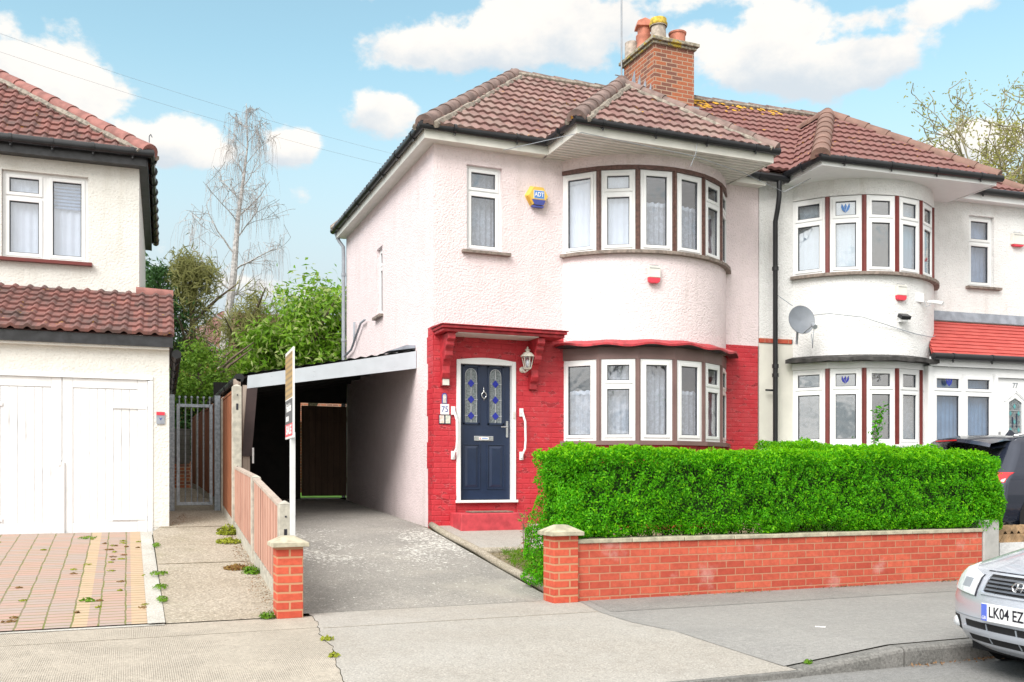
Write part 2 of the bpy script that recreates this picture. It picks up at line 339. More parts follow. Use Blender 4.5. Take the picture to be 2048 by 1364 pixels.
def wood_mat(name, c1, c2, sc_=(14, 14, .8), rough=.75, boards=None, axis='x'):
    m, t, b, co, out = newmat(name)
    mp = t.node('ShaderNodeMapping', {'Scale': sc_}); t.l.new(co, mp.inputs[0]); g = t.noise(mp.outputs[0], 1.6, 6, .7)
    c = t.mixc(t.sstep(g, .3, .7), c1, c2); c = t.mixc(t.m('MULTIPLY', t.sstep(t.noise(co, 2.5, 5), .5, .75), .45), c, sc(c1, .55))
    h = g
    if boards:
        sp = t.node('ShaderNodeSeparateXYZ'); t.l.new(co, sp.inputs[0]); q = t.m('DIVIDE', sp.outputs['xyz'.index(axis)], boards)
        fr = t.m('FRACT', q); wn = t.node('ShaderNodeTexWhiteNoise', {'W': t.m('FLOOR', q)}, noise_dimensions='1D')
        c = t.mixc(t.m('MULTIPLY', wn.outputs[0], .4), c, sc(c1, .65)); gap = t.m('LESS_THAN', fr, .07); c = t.mixc(t.m('MULTIPLY', gap, .75), c, sc(c1, .3)); h = t.m('SUBTRACT', fr, t.m('MULTIPLY', gap, .6))
    t.put(b.inputs['Base Color'], c); b.inputs['Roughness'].default_value = rough
    bp = t.node('ShaderNodeBump', {'Strength': .5, 'Distance': .01, 'Height': h}); t.l.new(bp.outputs[0], b.inputs['Normal'])
    return m

M = {}
M['pink'] = render_mat('pink_roughcast', (.84, .725, .742), (.50, .44, .40), strength=.85, dist=.014)
M['white_render'] = render_mat('white_roughcast', (.83, .83, .83), (.5, .46, .4), strength=.9, dist=.014)
M['cream'] = render_mat('cream_roughcast', (.76, .752, .715), (.42, .38, .29), scale=30, strength=.8)
M['smooth_cream'] = plain('cream_paint', (.70, .68, .62), .8, .06, 3, .2, 60)
M['red_brick'] = red_brick_paint('red_painted_brick')
M['red_paint'] = plain('red_gloss_paint', (.40, .026, .036), .45, .3, 9, .35, 40)
M['wallbrick'] = brick_mat('orange_red_brick', (.44, .075, .048), (.63, .14, .082), (.47, .22, .135), shift=(0, .028), ms=.007, extra=((.66, .46, .42), .4))
M['pierbrick'] = brick_mat('pier_brick', (.50, .08, .048), (.64, .125, .07), (.50, .26, .15), shift=(.0, .0), bw=.225)
M['chimbrick'] = brick_mat('chimney_brick', (.42, .14, .07), (.35, .12, .075), (.42, .30, .22), soot=(.16, .085, .07))
M['tileP'] = tile_mat('weathered_brown_tile', (.185, .098, .092), (.275, .165, .15), (.27, .225, .195), .10)
M['tileN'] = tile_mat('brown_tile', (.19, .085, .08), (.225, .105, .096), (.23, .155, .14), .2, .4)
M['tileL'] = tile_mat('red_brown_tile', (.27, .115, .10), (.17, .09, .083), (.085, .072, .068), .05, .65)
M['tileRed'] = tile_mat('red_porch_tile', (.50, .10, .085), (.44, .075, .065), (.42, .10, .09), 0, .3)
M['ridge'] = plain('weathered_ridge_tile', (.20, .14, .125), .85, .35, 5, .5, 40)
M['ridgeN'] = plain('brown_ridge_tile', (.215, .125, .10), .8, .2, 5, .4, 40)
M['ridgeL'] = plain('terracotta_ridge_tile', (.27, .115, .10), .8, .25, 6, .4, 40)
M['mortar'] = plain('mortar', (.25, .22, .185), .9, .4, 14, .8, 50)
M['black'] = plain('black_plastic', (.012, .013, .016), .32, .2)
M['blackwood'] = plain('black_painted_timber', (.025, .026, .03), .4, .4, 10, .3, 30)
M['white'] = plain('white_upvc', (.82, .83, .84), .3, .02)
M['offwhite'] = plain('aged_white_upvc', (.70, .69, .64), .4, .06, 4)
M['gasket'] = plain('rubber_gasket', (.03, .035, .05), .5)
M['brown'] = plain('brown_painted_mullion', (.115, .055, .045), .5, .35, 22, .3, 60)
M['mauve'] = plain('mauve_brown_panel', (.19, .115, .108), .5, .1, 3)
M['maroon'] = plain('maroon_strip', (.16, .028, .024), .4, .1)
M['sill'] = plain('weathered_sill', (.22, .18, .155), .8, .35, 18, .4, 40)
M['lead'] = plain('lead_flashing', (.27, .30, .35), .6, .2, 7, .3, 20)
M['concrete'] = plain('pale_concrete', (.42, .40, .345), .9, .2, 14, .5, 60)
M['coping'] = plain('stone_coping', (.42, .385, .29), .9, .25, 10, .5, 60)
M['glass'] = glass_mat('window_glass', (.92, .95, 1), base=.17)
M['glassN'] = glass_mat('sky_mirroring_window_glass', (.90, .95, 1), .30)
M['glassB'] = glass_mat('bluish_window_glass', (.80, .88, .95), .16, 1.9)
M['net'] = net_mat('net_curtain', (.90, .915, .93), .80, .2)
M['blind'] = plain('white_blind', (.88, .89, .90), .8, .04)
M['blueblind'] = plain('blue_grey_blind', (.36, .44, .56), .8, .1)
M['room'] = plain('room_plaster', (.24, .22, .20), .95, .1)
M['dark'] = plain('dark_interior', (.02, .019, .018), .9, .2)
M['navy'] = plain('navy_door_paint', (.014, .026, .062), .35, .1, 4)
M['steel'] = plain('polished_metal', (.62, .63, .65), .25, .1, 8, 0, 80, 1)
M['galv'] = plain('galvanised_steel', (.33, .38, .43), .5, .25, 24, .2, 30, .55)
M['bluepaint'] = plain('bluegrey_trim', (.52, .57, .62), .4, .04)
M['fence'] = wood_mat('brown_fence_boards', (.25, .085, .038), (.36, .14, .065), (9, 9, .5), boards=.11, axis='y')
M['fenceL'] = wood_mat('faded_fence_boards', (.48, .24, .18), (.58, .36, .28), (12, 12, .5), boards=.09, axis='y')
M['rail'] = wood_mat('weathered_timber', (.36, .29, .24), (.52, .44, .38), (12, 12, .7))
M['gatewood'] = wood_mat('dark_gate_boards', (.085, .05, .03), (.13, .08, .05), (10, 10, .5), boards=.12, axis='x')
M['garage'] = wood_mat('white_garage_boards', (.80, .81, .83), (.84, .85, .86), (12, 12, .4), .45)
M['darkbrown'] = plain('dark_brown_board', (.045, .026, .026), .5, .15)
M['text_dark'] = plain('dark_lettering', (.01, .01, .02), .5)
M['text_white'] = plain('white_lettering', (.82, .82, .82), .5)
M['yellow'] = plain('yellow_plastic', (.80, .52, .10), .35, .04)
M['blue'] = plain('blue_plastic', (.055, .075, .32), .35, .05)
M['bluesign'] = plain('blue_sign', (.08, .24, .62), .4, .05)
M['redsign'] = plain('red_sign', (.72, .045, .075), .4, .05)
M['grey'] = plain('grey_metal', (.30, .33, .37), .5, .1)
M['dish'] = plain('grey_dish', (.17, .19, .22), .5, .1)
M['lantern'] = plain('cream_lantern_metal', (.62, .60, .53), .4, .1)
M['terracotta'] = plain('terracotta_pot', (.50, .19, .13), .8, .2, 9, .3, 40)
M['potpale'] = plain('pale_chimney_pot', (.42, .36, .31), .85, .3, 12, .4, 40)
M['lichen'] = plain('yellow_lichen', (.46, .33, .05), .95, .4, 20, .6, 40)
m, t, bb, co, out = newmat('lichened_stone'); t.put(bb.inputs['Base Color'], t.mixc(t.sstep(t.noise(co, 7, 5, .7), .52, .6), t.mixc(t.sstep(t.noise(co, 20, 4), .4, .65), (.20, .18, .14), (.38, .35, .28)), (.45, .34, .05))); bb.inputs['Roughness'].default_value = .95; M['cornice'] = m
M['bark'] = plain('grey_bark', (.42, .405, .40), .95, .35, 12, .6, 20)
M['twig'] = plain('brown_twigs', (.38, .355, .355), .9, .3, 5)
M['barkB'] = plain('brown_bark', (.13, .095, .07), .95, .3, 12, .6, 20)
M['barkW'] = plain('willow_bark', (.27, .24, .15), .95, .3, 12, .4, 20)
M['asphalt'] = ground_mat('pavement_asphalt', (.275, .27, .262), (.32, .313, .30), 120, .4, big=.7, patch=((.22, .218, .212), .45, .5))
M['road'] = ground_mat('road_asphalt', (.22, .22, .218), (.26, .258, .253), 110, .55, big=1.1)
M['drive'] = ground_mat('driveway_concrete', (.27, .26, .243), (.345, .33, .305), 70, .6, spots=((.66, .65, .61), 9.6, 13.2), big=.9, patch=((.42, .395, .35), .8, .5))
M['xover'] = ground_mat('pale_crossover_concrete', (.405, .388, .36), (.36, .335, .30), 75, .5, big=.8)
M['xoverL'] = ground_mat('tan_crossover_concrete', (.405, .365, .31), (.44, .395, .335), 80, .4, ribs=(24, .22), big=.7)
M['path'] = ground_mat('aggregate_path', (.40, .36, .30), (.33, .29, .23), 46, .8, big=1.4, patch=((.25, .24, .15), 1.1, .35))
M['whiteedge'] = ground_mat('whitewashed_edge', (.54, .53, .50), (.42, .40, .36), 60, .45)
M['kerb'] = ground_mat('kerb_stone', (.17, .168, .16), (.26, .252, .24), 60, .6, big=2)
M['soil'] = ground_mat('soil', (.20, .16, .11), (.27, .235, .165), 30, .7)
M['earth'] = ground_mat('rough_ground', (.10, .115, .05), (.13, .12, .07), 8, .5)

# ------------------------------------------------------------------ terrain
def lerp(pts):
    xs, ys = zip(*pts); return lambda y: float(np.interp(y, xs, ys))
zd = lerp([(8.44, 0), (12.9, .5), (18.5, .78), (40, .9)])
zp = lerp([(8.2, 0), (14.4, .72), (20, .95), (40, 1.1)])
zb = lerp([(8.2, 0), (13.0, .49), (20, .5)])
zt = lerp([(4.95, -.22), (5.02, -.22), (5.3, -.10), (6.2, -.03), (8.3, -.03), (12.9, .46), (18.5, .74), (30, .8)])
def sheet(name, xl, xr, ys, zf, mat, off=0.0, nx=8, kind='structure', label=None):
    b = MB(); rows = []
    for y in ys:
        a, c = (xl(y) if callable(xl) else xl), (xr(y) if callable(xr) else xr)
        rows.append([(a + (c - a) * i / nx, y, (zf(a + (c - a) * i / nx, y) if zf.__code__.co_argcount == 2 else zf(y)) + off) for i in range(nx + 1)])
    b.grid(rows); o = b.build(name, mat); o['kind'] = kind
    return o
def fr(a, b, n): return [a + (b - a) * i / n for i in range(n + 1)]
ztf = lambda x, y: zt(y)
sheet('ground', -160, 200, [-120, -20, 0, 4.95, 5.02, 5.3, 6.2, 8.3, 10, 12.9, 15, 18.5, 24, 30, 60, 400], ztf, M['earth'], nx=4)
sheet('road', -60, 80, [-6, 0, 3, 5.12], lambda x, y: -.13, M['road'], nx=4)
def zc(x, y): return -.095 * min(1, max(0, (6.3 - y) / 1.15))
crack = lambda y: 1.21 + (y - 5.5) * .096 + .007 * math.sin(y * 17 + 1) + .004 * math.sin(y * 37)
asph = lerp([(4.9, 4.22), (5.18, 4.13), (6.04, 3.98), (6.9, 3.84), (7.5, 3.88), (8.12, 4.02), (9, 4.1)])
ysx = fr(5.15, 8.14, 16)
sheet('tan_pavement', -8, lambda y: crack(y) - .0005 + .015 * math.sin(y * 5), fr(5.15, 8.22, 90), zc, M['xoverL'], .004)
sheet('crossover', lambda y: crack(y) + .004 + .015 * math.sin(y * 5), lambda y: asph(y) + .02, fr(5.15, 8.46, 90), zc, M['xover'], .006)
def za(x, y): return zc(x, y) * max(0, min(1, (4.95 - x) / .85))
sheet('pavement', asph, 40, fr(5.24, 8.46, 16), za, M['asphalt'], .009, nx=40)
sheet('driveway', 1.27, lambda y: 3.86 + .04 * min(1, (y - 8.3) / 4), fr(8.36, 18.7, 24), zd, M['drive'], .008)
sheet('side_path', lambda y: .29 if y < 13 else .45, 1.26, fr(8.2, 24, 32), zp, M['path'], .012)
sheet('side_path_edge', .15, .285, fr(8.18, 12.95, 12), zb, M['whiteedge'], .022, nx=1)
sheet('paving_edge', -8, .28, [8.14, 8.26], lambda y: .004 + 0 * y, M['whiteedge'], .004)
sheet('path_joint', .30, 1.25, [10.58, 10.60], zp, M['soil'], .016, nx=4)
sheet('path_joint', .30, 1.25, [12.9, 12.92], zp, M['soil'], .016, nx=4)
sheet('lawn', 1.6, 9, fr(18.75, 24, 3), zd, plain('lawn_green', (.14, .36, .03), .8, .2, 5), .02)
sheet('garden_path', 4.02, 6.2, fr(10.86, 12.95, 6), zd, M['xover'], .02)
sheet('garden_bed', 3.98, 9.4, fr(8.36, 10.84, 8), zd, M['soil'], .015)
sheet('garden_ground', 6.2, 9.6, fr(10.84, 12.9, 5), zd, M['soil'], .015)
sheet('neighbour_drive', 9.66, 30, fr(8.4, 13.0, 8), zd, M['asphalt'], .01)
# block paving with two yellow border bands
def paving_mat():
    m, t, b, co, out = newmat('block_paving'); sp = t.node('ShaderNodeSeparateXYZ'); t.l.new(co, sp.inputs[0])
    uv = t.node('ShaderNodeCombineXYZ', {0: sp.outputs[1], 1: sp.outputs[0]}).outputs[0]
    mp = t.node('ShaderNodeMapping', {'Rotation': (0, 0, R(90))}); t.l.new(co, mp.inputs[0])
    bt = t.node('ShaderNodeTexBrick', {'Color1': (0, 0, 0, 1), 'Color2': (1, 1, 1, 1), 'Mortar': (.5, .5, .5, 1), 'Scale': 1, 'Mortar Size': .008, 'Mortar Smooth': .3, 'Brick Width': .2, 'Row Height': .1}); bt.offset = 0.0; wv_ = t.node('ShaderNodeVectorMath', operation='MULTIPLY_ADD'); t.l.new(t.noise(co, 4, 3, .6, 1), wv_.inputs[0]); wv_.inputs[1].default_value = (.03, .02, 0); t.l.new(co, wv_.inputs[2]); t.l.new(wv_.outputs[0], bt.inputs['Vector'])
    c = t.mixc(bt.outputs[0], (.43, .28, .235), (.36, .295, .27))
    x = sp.outputs[0]; yb = t.m('ADD', t.m('MULTIPLY', t.m('GREATER_THAN', x, .03), 1), t.m('MULTIPLY', t.m('GREATER_THAN', x, -.42), t.m('LESS_THAN', x, -.30)))
    c = t.mixc(t.m('MULTIPLY', yb, .6), c, (.54, .40, .24))
    c = t.mixc(t.m('MULTIPLY', t.sstep(t.noise(co, 7, 6, .7), .5, .7), .4), c, (.36, .27, .19))
    moss = t.sstep(t.noise(co, 3.2, 5, .7), .38, .6)
    c = t.mixc(bt.outputs[1], c, t.mixc(moss, (.22, .18, .13), (.15, .17, .04)))
    t.put(b.inputs['Base Color'], c); b.inputs['Roughness'].default_value = .9
    bp = t.node('ShaderNodeBump', {'Strength': .6, 'Distance': .006, 'Height': t.m('SUBTRACT', t.m('MULTIPLY', t.noise(co, 60, 3), .4), bt.outputs[1])}); t.l.new(bp.outputs[0], b.inputs['Normal'])
    return m
sheet('block_paving', -8, .15, fr(8.22, 13.02, 12), zb, paving_mat(), .016)
sheet('pavement_strip', lambda y: asph(y) + .1, 40, [7.42, 7.9, 8.2], za, ground_mat('old_asphalt', (.235, .232, .225), (.285, .278, .265), 100, .5, big=1.5), .0115, nx=30)
sheet('pavement_joint', -8, 1.40, [7.555, 7.57], zc, M['path'], .006, nx=20)
sheet('crossover_joint', 1.44, lambda y: asph(y), [7.50, 7.515], zc, M['path'], .008, nx=20)
# kerb stones: one run with joints
kb = MB()
x = 4.15
while x < 30:
    l = .91; zz = -.088 + .09 * min(1, max(0, (x - 4.1) / .85)); z2_ = -.088 + .09 * min(1, max(0, (x + l - 4.1) / .85))
    P = [(0, -.2), (.125, -.2), (.125, zz), (.03, zz), (.008, zz - .012), (0, zz - .03)]
    o_ = len(kb.v); kb.prism(P, (x + .006, 5.12, 0), (0, 1, 0), (0, 0, 1), (1, 0, 0), 0, l - .012); kb.v[o_ + 6:o_ + 12] = [(a_, b_, c_ + (z2_ - zz if c_ > -.15 else 0)) for a_, b_, c_ in kb.v[o_ + 6:o_ + 12]]; x += l
kb.build('kerb', M['kerb'])['kind'] = 'structure'
dk = MB(); dk.box(-8, 4.15, 5.1, 5.16, -.2, -.09); dk.build('dropped_kerb', M['kerb'])['kind'] = 'structure'
# log-like concrete edging strips
eb = MB(); ys = fr(8.42, 12.85, 14)
eb.tube([(3.93 + .015 * math.sin(y * 3) + .012 * (y - 8.4), y, zd(y) + .03) for y in ys], .05, 8); eb.build('concrete_edging', M['path'], smooth=True)['kind'] = 'structure'
eb = MB(); eb.tube([(xx, 10.84 + .01 * math.sin(xx * 4), zd(10.84) + .03) for xx in fr(4.0, 6.1, 8)], .045, 8); eb.build('bed_edging', M['path'], smooth=True)['kind'] = 'structure'

# ------------------------------------------------------------------ roof helpers
def roof_plane(name, mat, parent, O, U, Vh, run, rise, poly, tw=.24, g=.30, amp=.03, th=.022, kind='wave'):
    O, U, Vh = Vector(O), Vector(U), Vector(Vh); L = math.hypot(run, rise); V = (Vh * run + Vector((0, 0, rise))) / L; N = U.cross(V)
    def ext(t):
        xs = []
        for i in range(len(poly)):
            (s0, t0), (s1, t1) = poly[i], poly[(i + 1) % len(poly)]
            if abs(t1 - t0) < 1e-9:
                if abs(t - t0) < 1e-6: xs += [s0, s1]
            elif min(t0, t1) - 1e-7 <= t <= max(t0, t1) + 1e-7: xs.append(s0 + (s1 - s0) * (t - t0) / (t1 - t0))
        return (min(xs), max(xs)) if xs else None
    tmin, tmax = min(p[1] for p in poly), max(p[1] for p in poly)
    def prof(s):
        q = (s / tw) % 1
        if kind == 'wave': return amp * (.5 - .5 * math.cos(2 * math.pi * q)) ** .8
        if kind == 'roll': return amp * max(0, math.cos(2 * math.pi * (q - .5))) ** 1.2 if .25 < q < .75 else 0
        return 0
    b = MB(); uv = []
    k = 0; nsub = 8 if kind != 'flat' else 1
    while tmin + k * g < tmax - 1e-4:
        t0 = tmin + k * g; t1 = min(t0 + g, tmax); e0, e1 = ext(t0), ext(t1)
        if e0 and e1:
            lo, hi = min(e0[0], e1[0]), max(e0[1], e1[1]); st = tw / nsub if kind != 'flat' else tw
            S = [lo] + [i * st for i in range(int(math.floor(lo / st)) + 1, int(math.ceil(hi / st)))] + [hi]
            jit = [random.uniform(-.004, .004) for _ in range(len(S))] if kind == 'flat' else [0] * len(S)
            r0, r1, rb = [], [], []
            base = len(b.v)
            for s_, jt in zip(S, jit):
                a = min(max(s_, e0[0]), e0[1]); c = min(max(s_, e1[0]), e1[1]); p = prof(s_)
                r0.append(O + U * a + V * (t0 - .012) + N * (p + th + jt)); r1.append(O + U * c + V * t1 + N * p); rb.append(O + U * a + V * (t0 - .012) + N * (p - .012))
            n = len(S); b.v += [tuple(q) for q in rb + r0 + r1]
            uu = [s_ / tw + .5 * (k % 2) * (kind == 'flat') for s_ in S]
            uv += [(q, k + .1) for q in uu] + [(q, k + .2) for q in uu] + [(q, k + .8) for q in uu]
            for j in range(n - 1):
                b.f += [[base + j, base + j + 1, base + n + j + 1, base + n + j], [base + n + j, base + n + j + 1, base + 2 * n + j + 1, base + 2 * n + j]]; b.mi += [0, 0]
        k += 1
    b.uv = uv
    # underlay
    P = [O + U * s_ + V * t_ - N * .03 for s_, t_ in poly]; o0 = len(b.v); b.v += [tuple(p) for p in P]; b.uv += [(0, 0)] * len(P); b.f.append(list(range(o0, o0 + len(P)))); b.mi.append(0)
    return b.build(name, mat, parent)
def ridge(name, p0, p1, mat, parent, r=.115, l=.42, mortar=True, down=.04):
    p0, p1 = Vector(p0), Vector(p1); d = p1 - p0; D = d.length; d = d / D; side = d.cross(Vector((0, 0, 1))).normalized(); up = side.cross(d)
    b = MB(); n = max(1, round(D / l)); st = D / n
    for i in range(n):
        rr = [(r + .012, i * st - .02), (r - .006, (i + 1) * st)]
        rows = []
        for q, tt in rr:
            rows.append([p0 + d * tt + side * (q * math.cos(a)) + up * (q * math.sin(a) * .92 - down) for a in fr(-.25, math.pi + .25, 10)])
        b.grid(rows); rows2 = [[p0 + d * (i * st - .02) - up * down for _ in range(11)], rows[0]]; b.grid(rows2)
        a = p0 + d * ((i + 1) * st); 
    rows = [p1 - up * down for _ in range(11)]
    b.grid([[p1 + side * ((r - .006) * math.cos(a)) + up * ((r - .006) * math.sin(a) * .92 - down) for a in fr(-.25, math.pi + .25, 10)], rows])
    o = b.build(name, mat, parent, smooth=True, auto=40)
    if mortar:
        mb = MB(); 
        for sg in (-1, 1):
            pts = [p0 + d * q + side * sg * (r + .03 + random.uniform(-.02, .03)) + up * (-down - .035) for q in fr(0, D, max(2, int(D / .18)))]
            mb.tube(pts, [random.uniform(.035, .06) for _ in pts], 6)
        mb.build('mortar_bedding', M['mortar'], o)
    return o
def gutter(parent, pts, mat=None, r=.058, brk=.8, face=None):
    b = MB(); b.tube(pts, r, 10)
    for a, c in zip(pts[:-1], pts[1:]):
        a, c = Vector(a), Vector(c); D = (c - a).length; n = int(D / brk); d = (c - a) / max(D, 1e-6)
        for i in range(n):
            q = a + d * (D * (i + .5) / n); b.tube([q - d * .02, q + d * .02], r * 1.13, 10)
            b.tube([q + Vector((0, 0, -r)), q + Vector((0, 0, -r - .035))], .014, 6)
    return b.build('gutter', mat or M['black'], parent, smooth=True, auto=50)

# ------------------------------------------------------------------ window helper
def light(root, p0, p1, z0, z1, split=None, fw=.055, sash=.045, curtain=None, glass=None, label=None, split_sash=True, cf=.62, mat=None):
    """one window light between plan points p0 and p1 (left to right seen from outside)"""
    p0, p1 = Vector((p0[0], p0[1], 0)), Vector((p1[0], p1[1], 0)); d = p1 - p0; wd = d.length; u = d / wd; n = Vector((u.y, -u.x, 0)); z = Vector((0, 0, 1)); o = p0
    B = lambda b, a0, a1, h0, h1, d0, d1: b.obox(o, u, n, z, a0, a1, d0, d1, h0, h1)
    fb = MB(); B(fb, 0, fw, z0, z1, -.06, 0); B(fb, wd - fw, wd, z0, z1, -.06, 0); B(fb, fw, wd - fw, z0, z0 + fw, -.06, 0); B(fb, fw, wd - fw, z1 - fw, z1, -.06, 0)
    cells = [(z0 + fw, z1 - fw)]
    if split:
        B(fb, fw, wd - fw, split - .03, split + .03, -.06, 0); cells = [(z0 + fw, split - .03), (split + .03, z1 - fw)]
    panes = []
    for h0, h1 in cells:
        if sash:
            i = .006; a0, a1, c0, c1 = fw - .012, wd - fw + .012, h0 - .012, h1 + .012; s_ = sash
            B(fb, a0, a0 + s_, c0, c1, -.05, .014); B(fb, a1 - s_, a1, c0, c1, -.05, .014); B(fb, a0 + s_, a1 - s_, c0, c0 + s_, -.05, .014); B(fb, a0 + s_, a1 - s_, c1 - s_, c1, -.05, .014)
            panes.append((a0 + s_, a1 - s_, c0 + s_, c1 - s_))
        else: panes.append((fw, wd - fw, h0, h1))
    f = fb.build('window', mat or M['white'], root, bevel=.004, label=label)
    gb = MB()
    for a0, a1, h0, h1 in panes:
        t_ = .011; y0, y1 = -.034, -.008
        B(gb, a0, a0 + t_, h0, h1, y0, y1); B(gb, a1 - t_, a1, h0, h1, y0, y1); B(gb, a0 + t_, a1 - t_, h0, h0 + t_, y0, y1); B(gb, a0 + t_, a1 - t_, h1 - t_, h1, y0, y1)
        pb = MB(); B(pb, a0 + t_, a1 - t_, h0 + t_, h1 - t_, -.028, -.018); pb.build('pane', glass or M['glass'], f)
    gb.build('gasket', M['gasket'], f)
    if curtain:
        for q in curtain.split('+'):
            cb = MB(); zl, zh = z0 + .02, z1 - .02; m_ = M['net']; ampl, wl, dd = .018, .085, -.15
            if q == 'low': zh = z0 + (z1 - z0) * cf
            if q == 'blind': m_ = M['blind']; ampl, wl, dd = .008, .10, -.10
            if q == 'blue': m_ = M['blueblind']; ampl, wl, dd = .008, .09, -.12
            ph = random.random() * 6; xs = fr(-.03, wd + .03, max(10, int(wd / .012)))
            prof = [ampl * math.sin(2 * math.pi * xx / wl + ph + .9 * math.sin(xx * 7 + ph)) for xx in xs]
            zs = fr(zl, zh, 4)
            rows = [[o + u * xx + n * (dd + pr * (1 if h < zh - .01 else .6)) + z * h for xx, pr in zip(xs, prof)] for h in zs]
            cb.grid(rows); cb.build('blind' if 'bl' in q else 'net_curtain', m_, f, smooth=True)
            if q == 'low':
                rb = MB(); rb.grid([[o + u * xx + n * (dd + .012 + pr * .5) + z * (h + .008 * math.sin(xx * 60)) for xx, pr in zip(xs, prof)] for h in (zh - .045, zh + .015)]); rb.build('curtain_heading', M['blind'], f)
    return f
def wall_cells(b, axis, x0, x1, z0, z1, yf, th, holes):
    """vertical wall sheet with real openings; axis 'x' faces -y at y=yf, axis 'y' faces -x at x=yf"""
    xs = sorted({x0, x1, *[v for h in holes for v in h[:2]]}); zs = sorted({z0, z1, *[v for h in holes for v in h[2:]]})
    P = (lambda s_, d, z: (s_, yf + d, z)) if axis == 'x' else (lambda s_, d, z: (yf + d, s_, z))
    inside = lambda a, c: any(h[0] - 1e-6 <= a and c[0] <= h[1] + 1e-6 and h[2] - 1e-6 <= c[1] and c[2] <= h[3] + 1e-6 for h in holes)
    for i in range(len(xs) - 1):
        for j in range(len(zs) - 1):
            if inside(xs[i], (xs[i + 1], zs[j], zs[j + 1])): continue
            for d in (0, th): b.quad(P(xs[i], d, zs[j]), P(xs[i + 1], d, zs[j]), P(xs[i + 1], d, zs[j + 1]), P(xs[i], d, zs[j + 1]))
    for h in holes + [(x0, x1, z0, z1)]:
        a0, a1, c0, c1 = h
        for q in ((a0, c0, a1, c0), (a1, c0, a1, c1), (a1, c1, a0, c1), (a0, c1, a0, c0)):
            b.quad(P(q[0], 0, q[1]), P(q[2], 0, q[3]), P(q[2], th, q[3]), P(q[0], th, q[1]))
def bow(Xc, h, s, Y0, n, ext=0):
    Rr = (h * h + s * s) / (2 * s); th = math.asin(h / Rr)
    return [(Xc + (Rr + ext) * math.sin(-th + 2 * th * i / n), Y0 + (Rr - s) - (Rr + ext) * math.cos(-th + 2 * th * i / n)) for i in range(n + 1)]
def bow_band(b, Xc, h, s, Y0, z0, z1, e0, e1, n=36, pts=None, zw=None):
    """solid curved band between offsets e0 (inner) and e1 (outer)"""
    A = bow(Xc, h, s, Y0, n, e1) if not pts else pts[0]; B = bow(Xc, h, s, Y0, n, e0) if not pts else pts[1]
    zt_ = (lambda i: z1) if zw is None else (lambda i: z1 + zw(i))
    zb_ = (lambda i: z0) if zw is None else (lambda i: z0 + zw(i))
    b.grid([[(x, y, zb_(i)) for i, (x, y) in enumerate(A)], [(x, y, zt_(i)) for i, (x, y) in enumerate(A)]])
    b.grid([[(x, y, zt_(i)) for i, (x, y) in enumerate(A)], [(x, y, z1) for x, y in B]])
    b.grid([[(x, y, z0) for x, y in B], [(x, y, zb_(i)) for i, (x, y) in enumerate(A)]])
    b.grid([[(x, y, z1) for x, y in B], [(x, y, z0) for x, y in B]])

# ================================================================== the pink house
P = thing('semi_detached_house', 'pink roughcast house with red painted brick ground floor, navy door and two storey bow window', 'house', (6.8, 12.9, .5))
YF = 12.9; BX, BH, BS = 7.53, 1.46, .80
b = MB()
wall_cells(b, 'x', 4.04, 9.63, 3.36, 6.03, YF, .25, [(4.54, 5.09, 4.49, 5.73), (6.12, 8.94, 3.36, 5.96)])
wall_cells(b, 'y', 13.15, 18.7, .2, 6.03, 4.04, .25, [(15.82, 16.22, 4.0, 5.18)])
b.box(4.3, 9.63, 18.45, 18.7, .3, 6.03); b.box(9.5, 9.62, 13.1, 18.45, .3, 6.6)
bow_band(b, BX, BH, BS, YF, 3.17, 4.50, -.18, 0); bow_band(b, BX, BH, BS, YF, 5.79, 6.0, -.18, 0)
b.build('wall', M['pink'], P)
b = MB()
YR = YF - .014
wall_cells(b, 'x', 4.03, 9.605, .2, 3.36, YR, .25, [(4.375, 5.295, .84, 2.90), (6.12, 8.94, 1.69, 3.36)])
bow_band(b, BX, BH, BS, YF, .2, 1.69, -.2, 0)
zz = .95; k = 0
while zz < 3.34:
    hgt = min(.38, 3.36 - zz); b.box(4.026, 4.3, YR + .002, 13.13 + .05 * (k % 2), zz, zz + hgt); zz += hgt; k += 1
b.box(4.0, 4.36, 12.86, 12.885, .25, .95); b.box(5.31, 6.15, 12.86, 12.885, .25, .95)
b.build('brick_wall', M['red_brick'], P)
b = MB()   # inside of the rooms seen through the panes
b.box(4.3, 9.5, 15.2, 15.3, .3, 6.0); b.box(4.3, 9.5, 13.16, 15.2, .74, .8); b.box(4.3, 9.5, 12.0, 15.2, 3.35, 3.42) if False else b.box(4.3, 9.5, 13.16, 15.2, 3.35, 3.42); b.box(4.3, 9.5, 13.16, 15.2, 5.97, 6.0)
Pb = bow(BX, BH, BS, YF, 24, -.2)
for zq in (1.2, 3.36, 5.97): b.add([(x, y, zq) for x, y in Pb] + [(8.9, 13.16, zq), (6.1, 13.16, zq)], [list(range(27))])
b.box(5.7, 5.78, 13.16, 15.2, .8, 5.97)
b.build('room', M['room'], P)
# front upper window
def flat_window(root, x0, x1, z0, z1, y, split, curtain, sill=True, rec=.06, glass=None, label=None):
    f = light(root, (x0, y + rec), (x1, y + rec), z0, z1, split, curtain=curtain, glass=glass, label=label)
    if sill:
        s_ = MB(); s_.box(x0 - .08, x1 + .12, y - .075, y + rec - .005, z0 - .05, z0 - .004); s_.build('window_sill', M['sill'], root, bevel=.006)
    return f
flat_window(P, 4.54, 5.09, 4.49, 5.73, YF, 5.36, 'net')
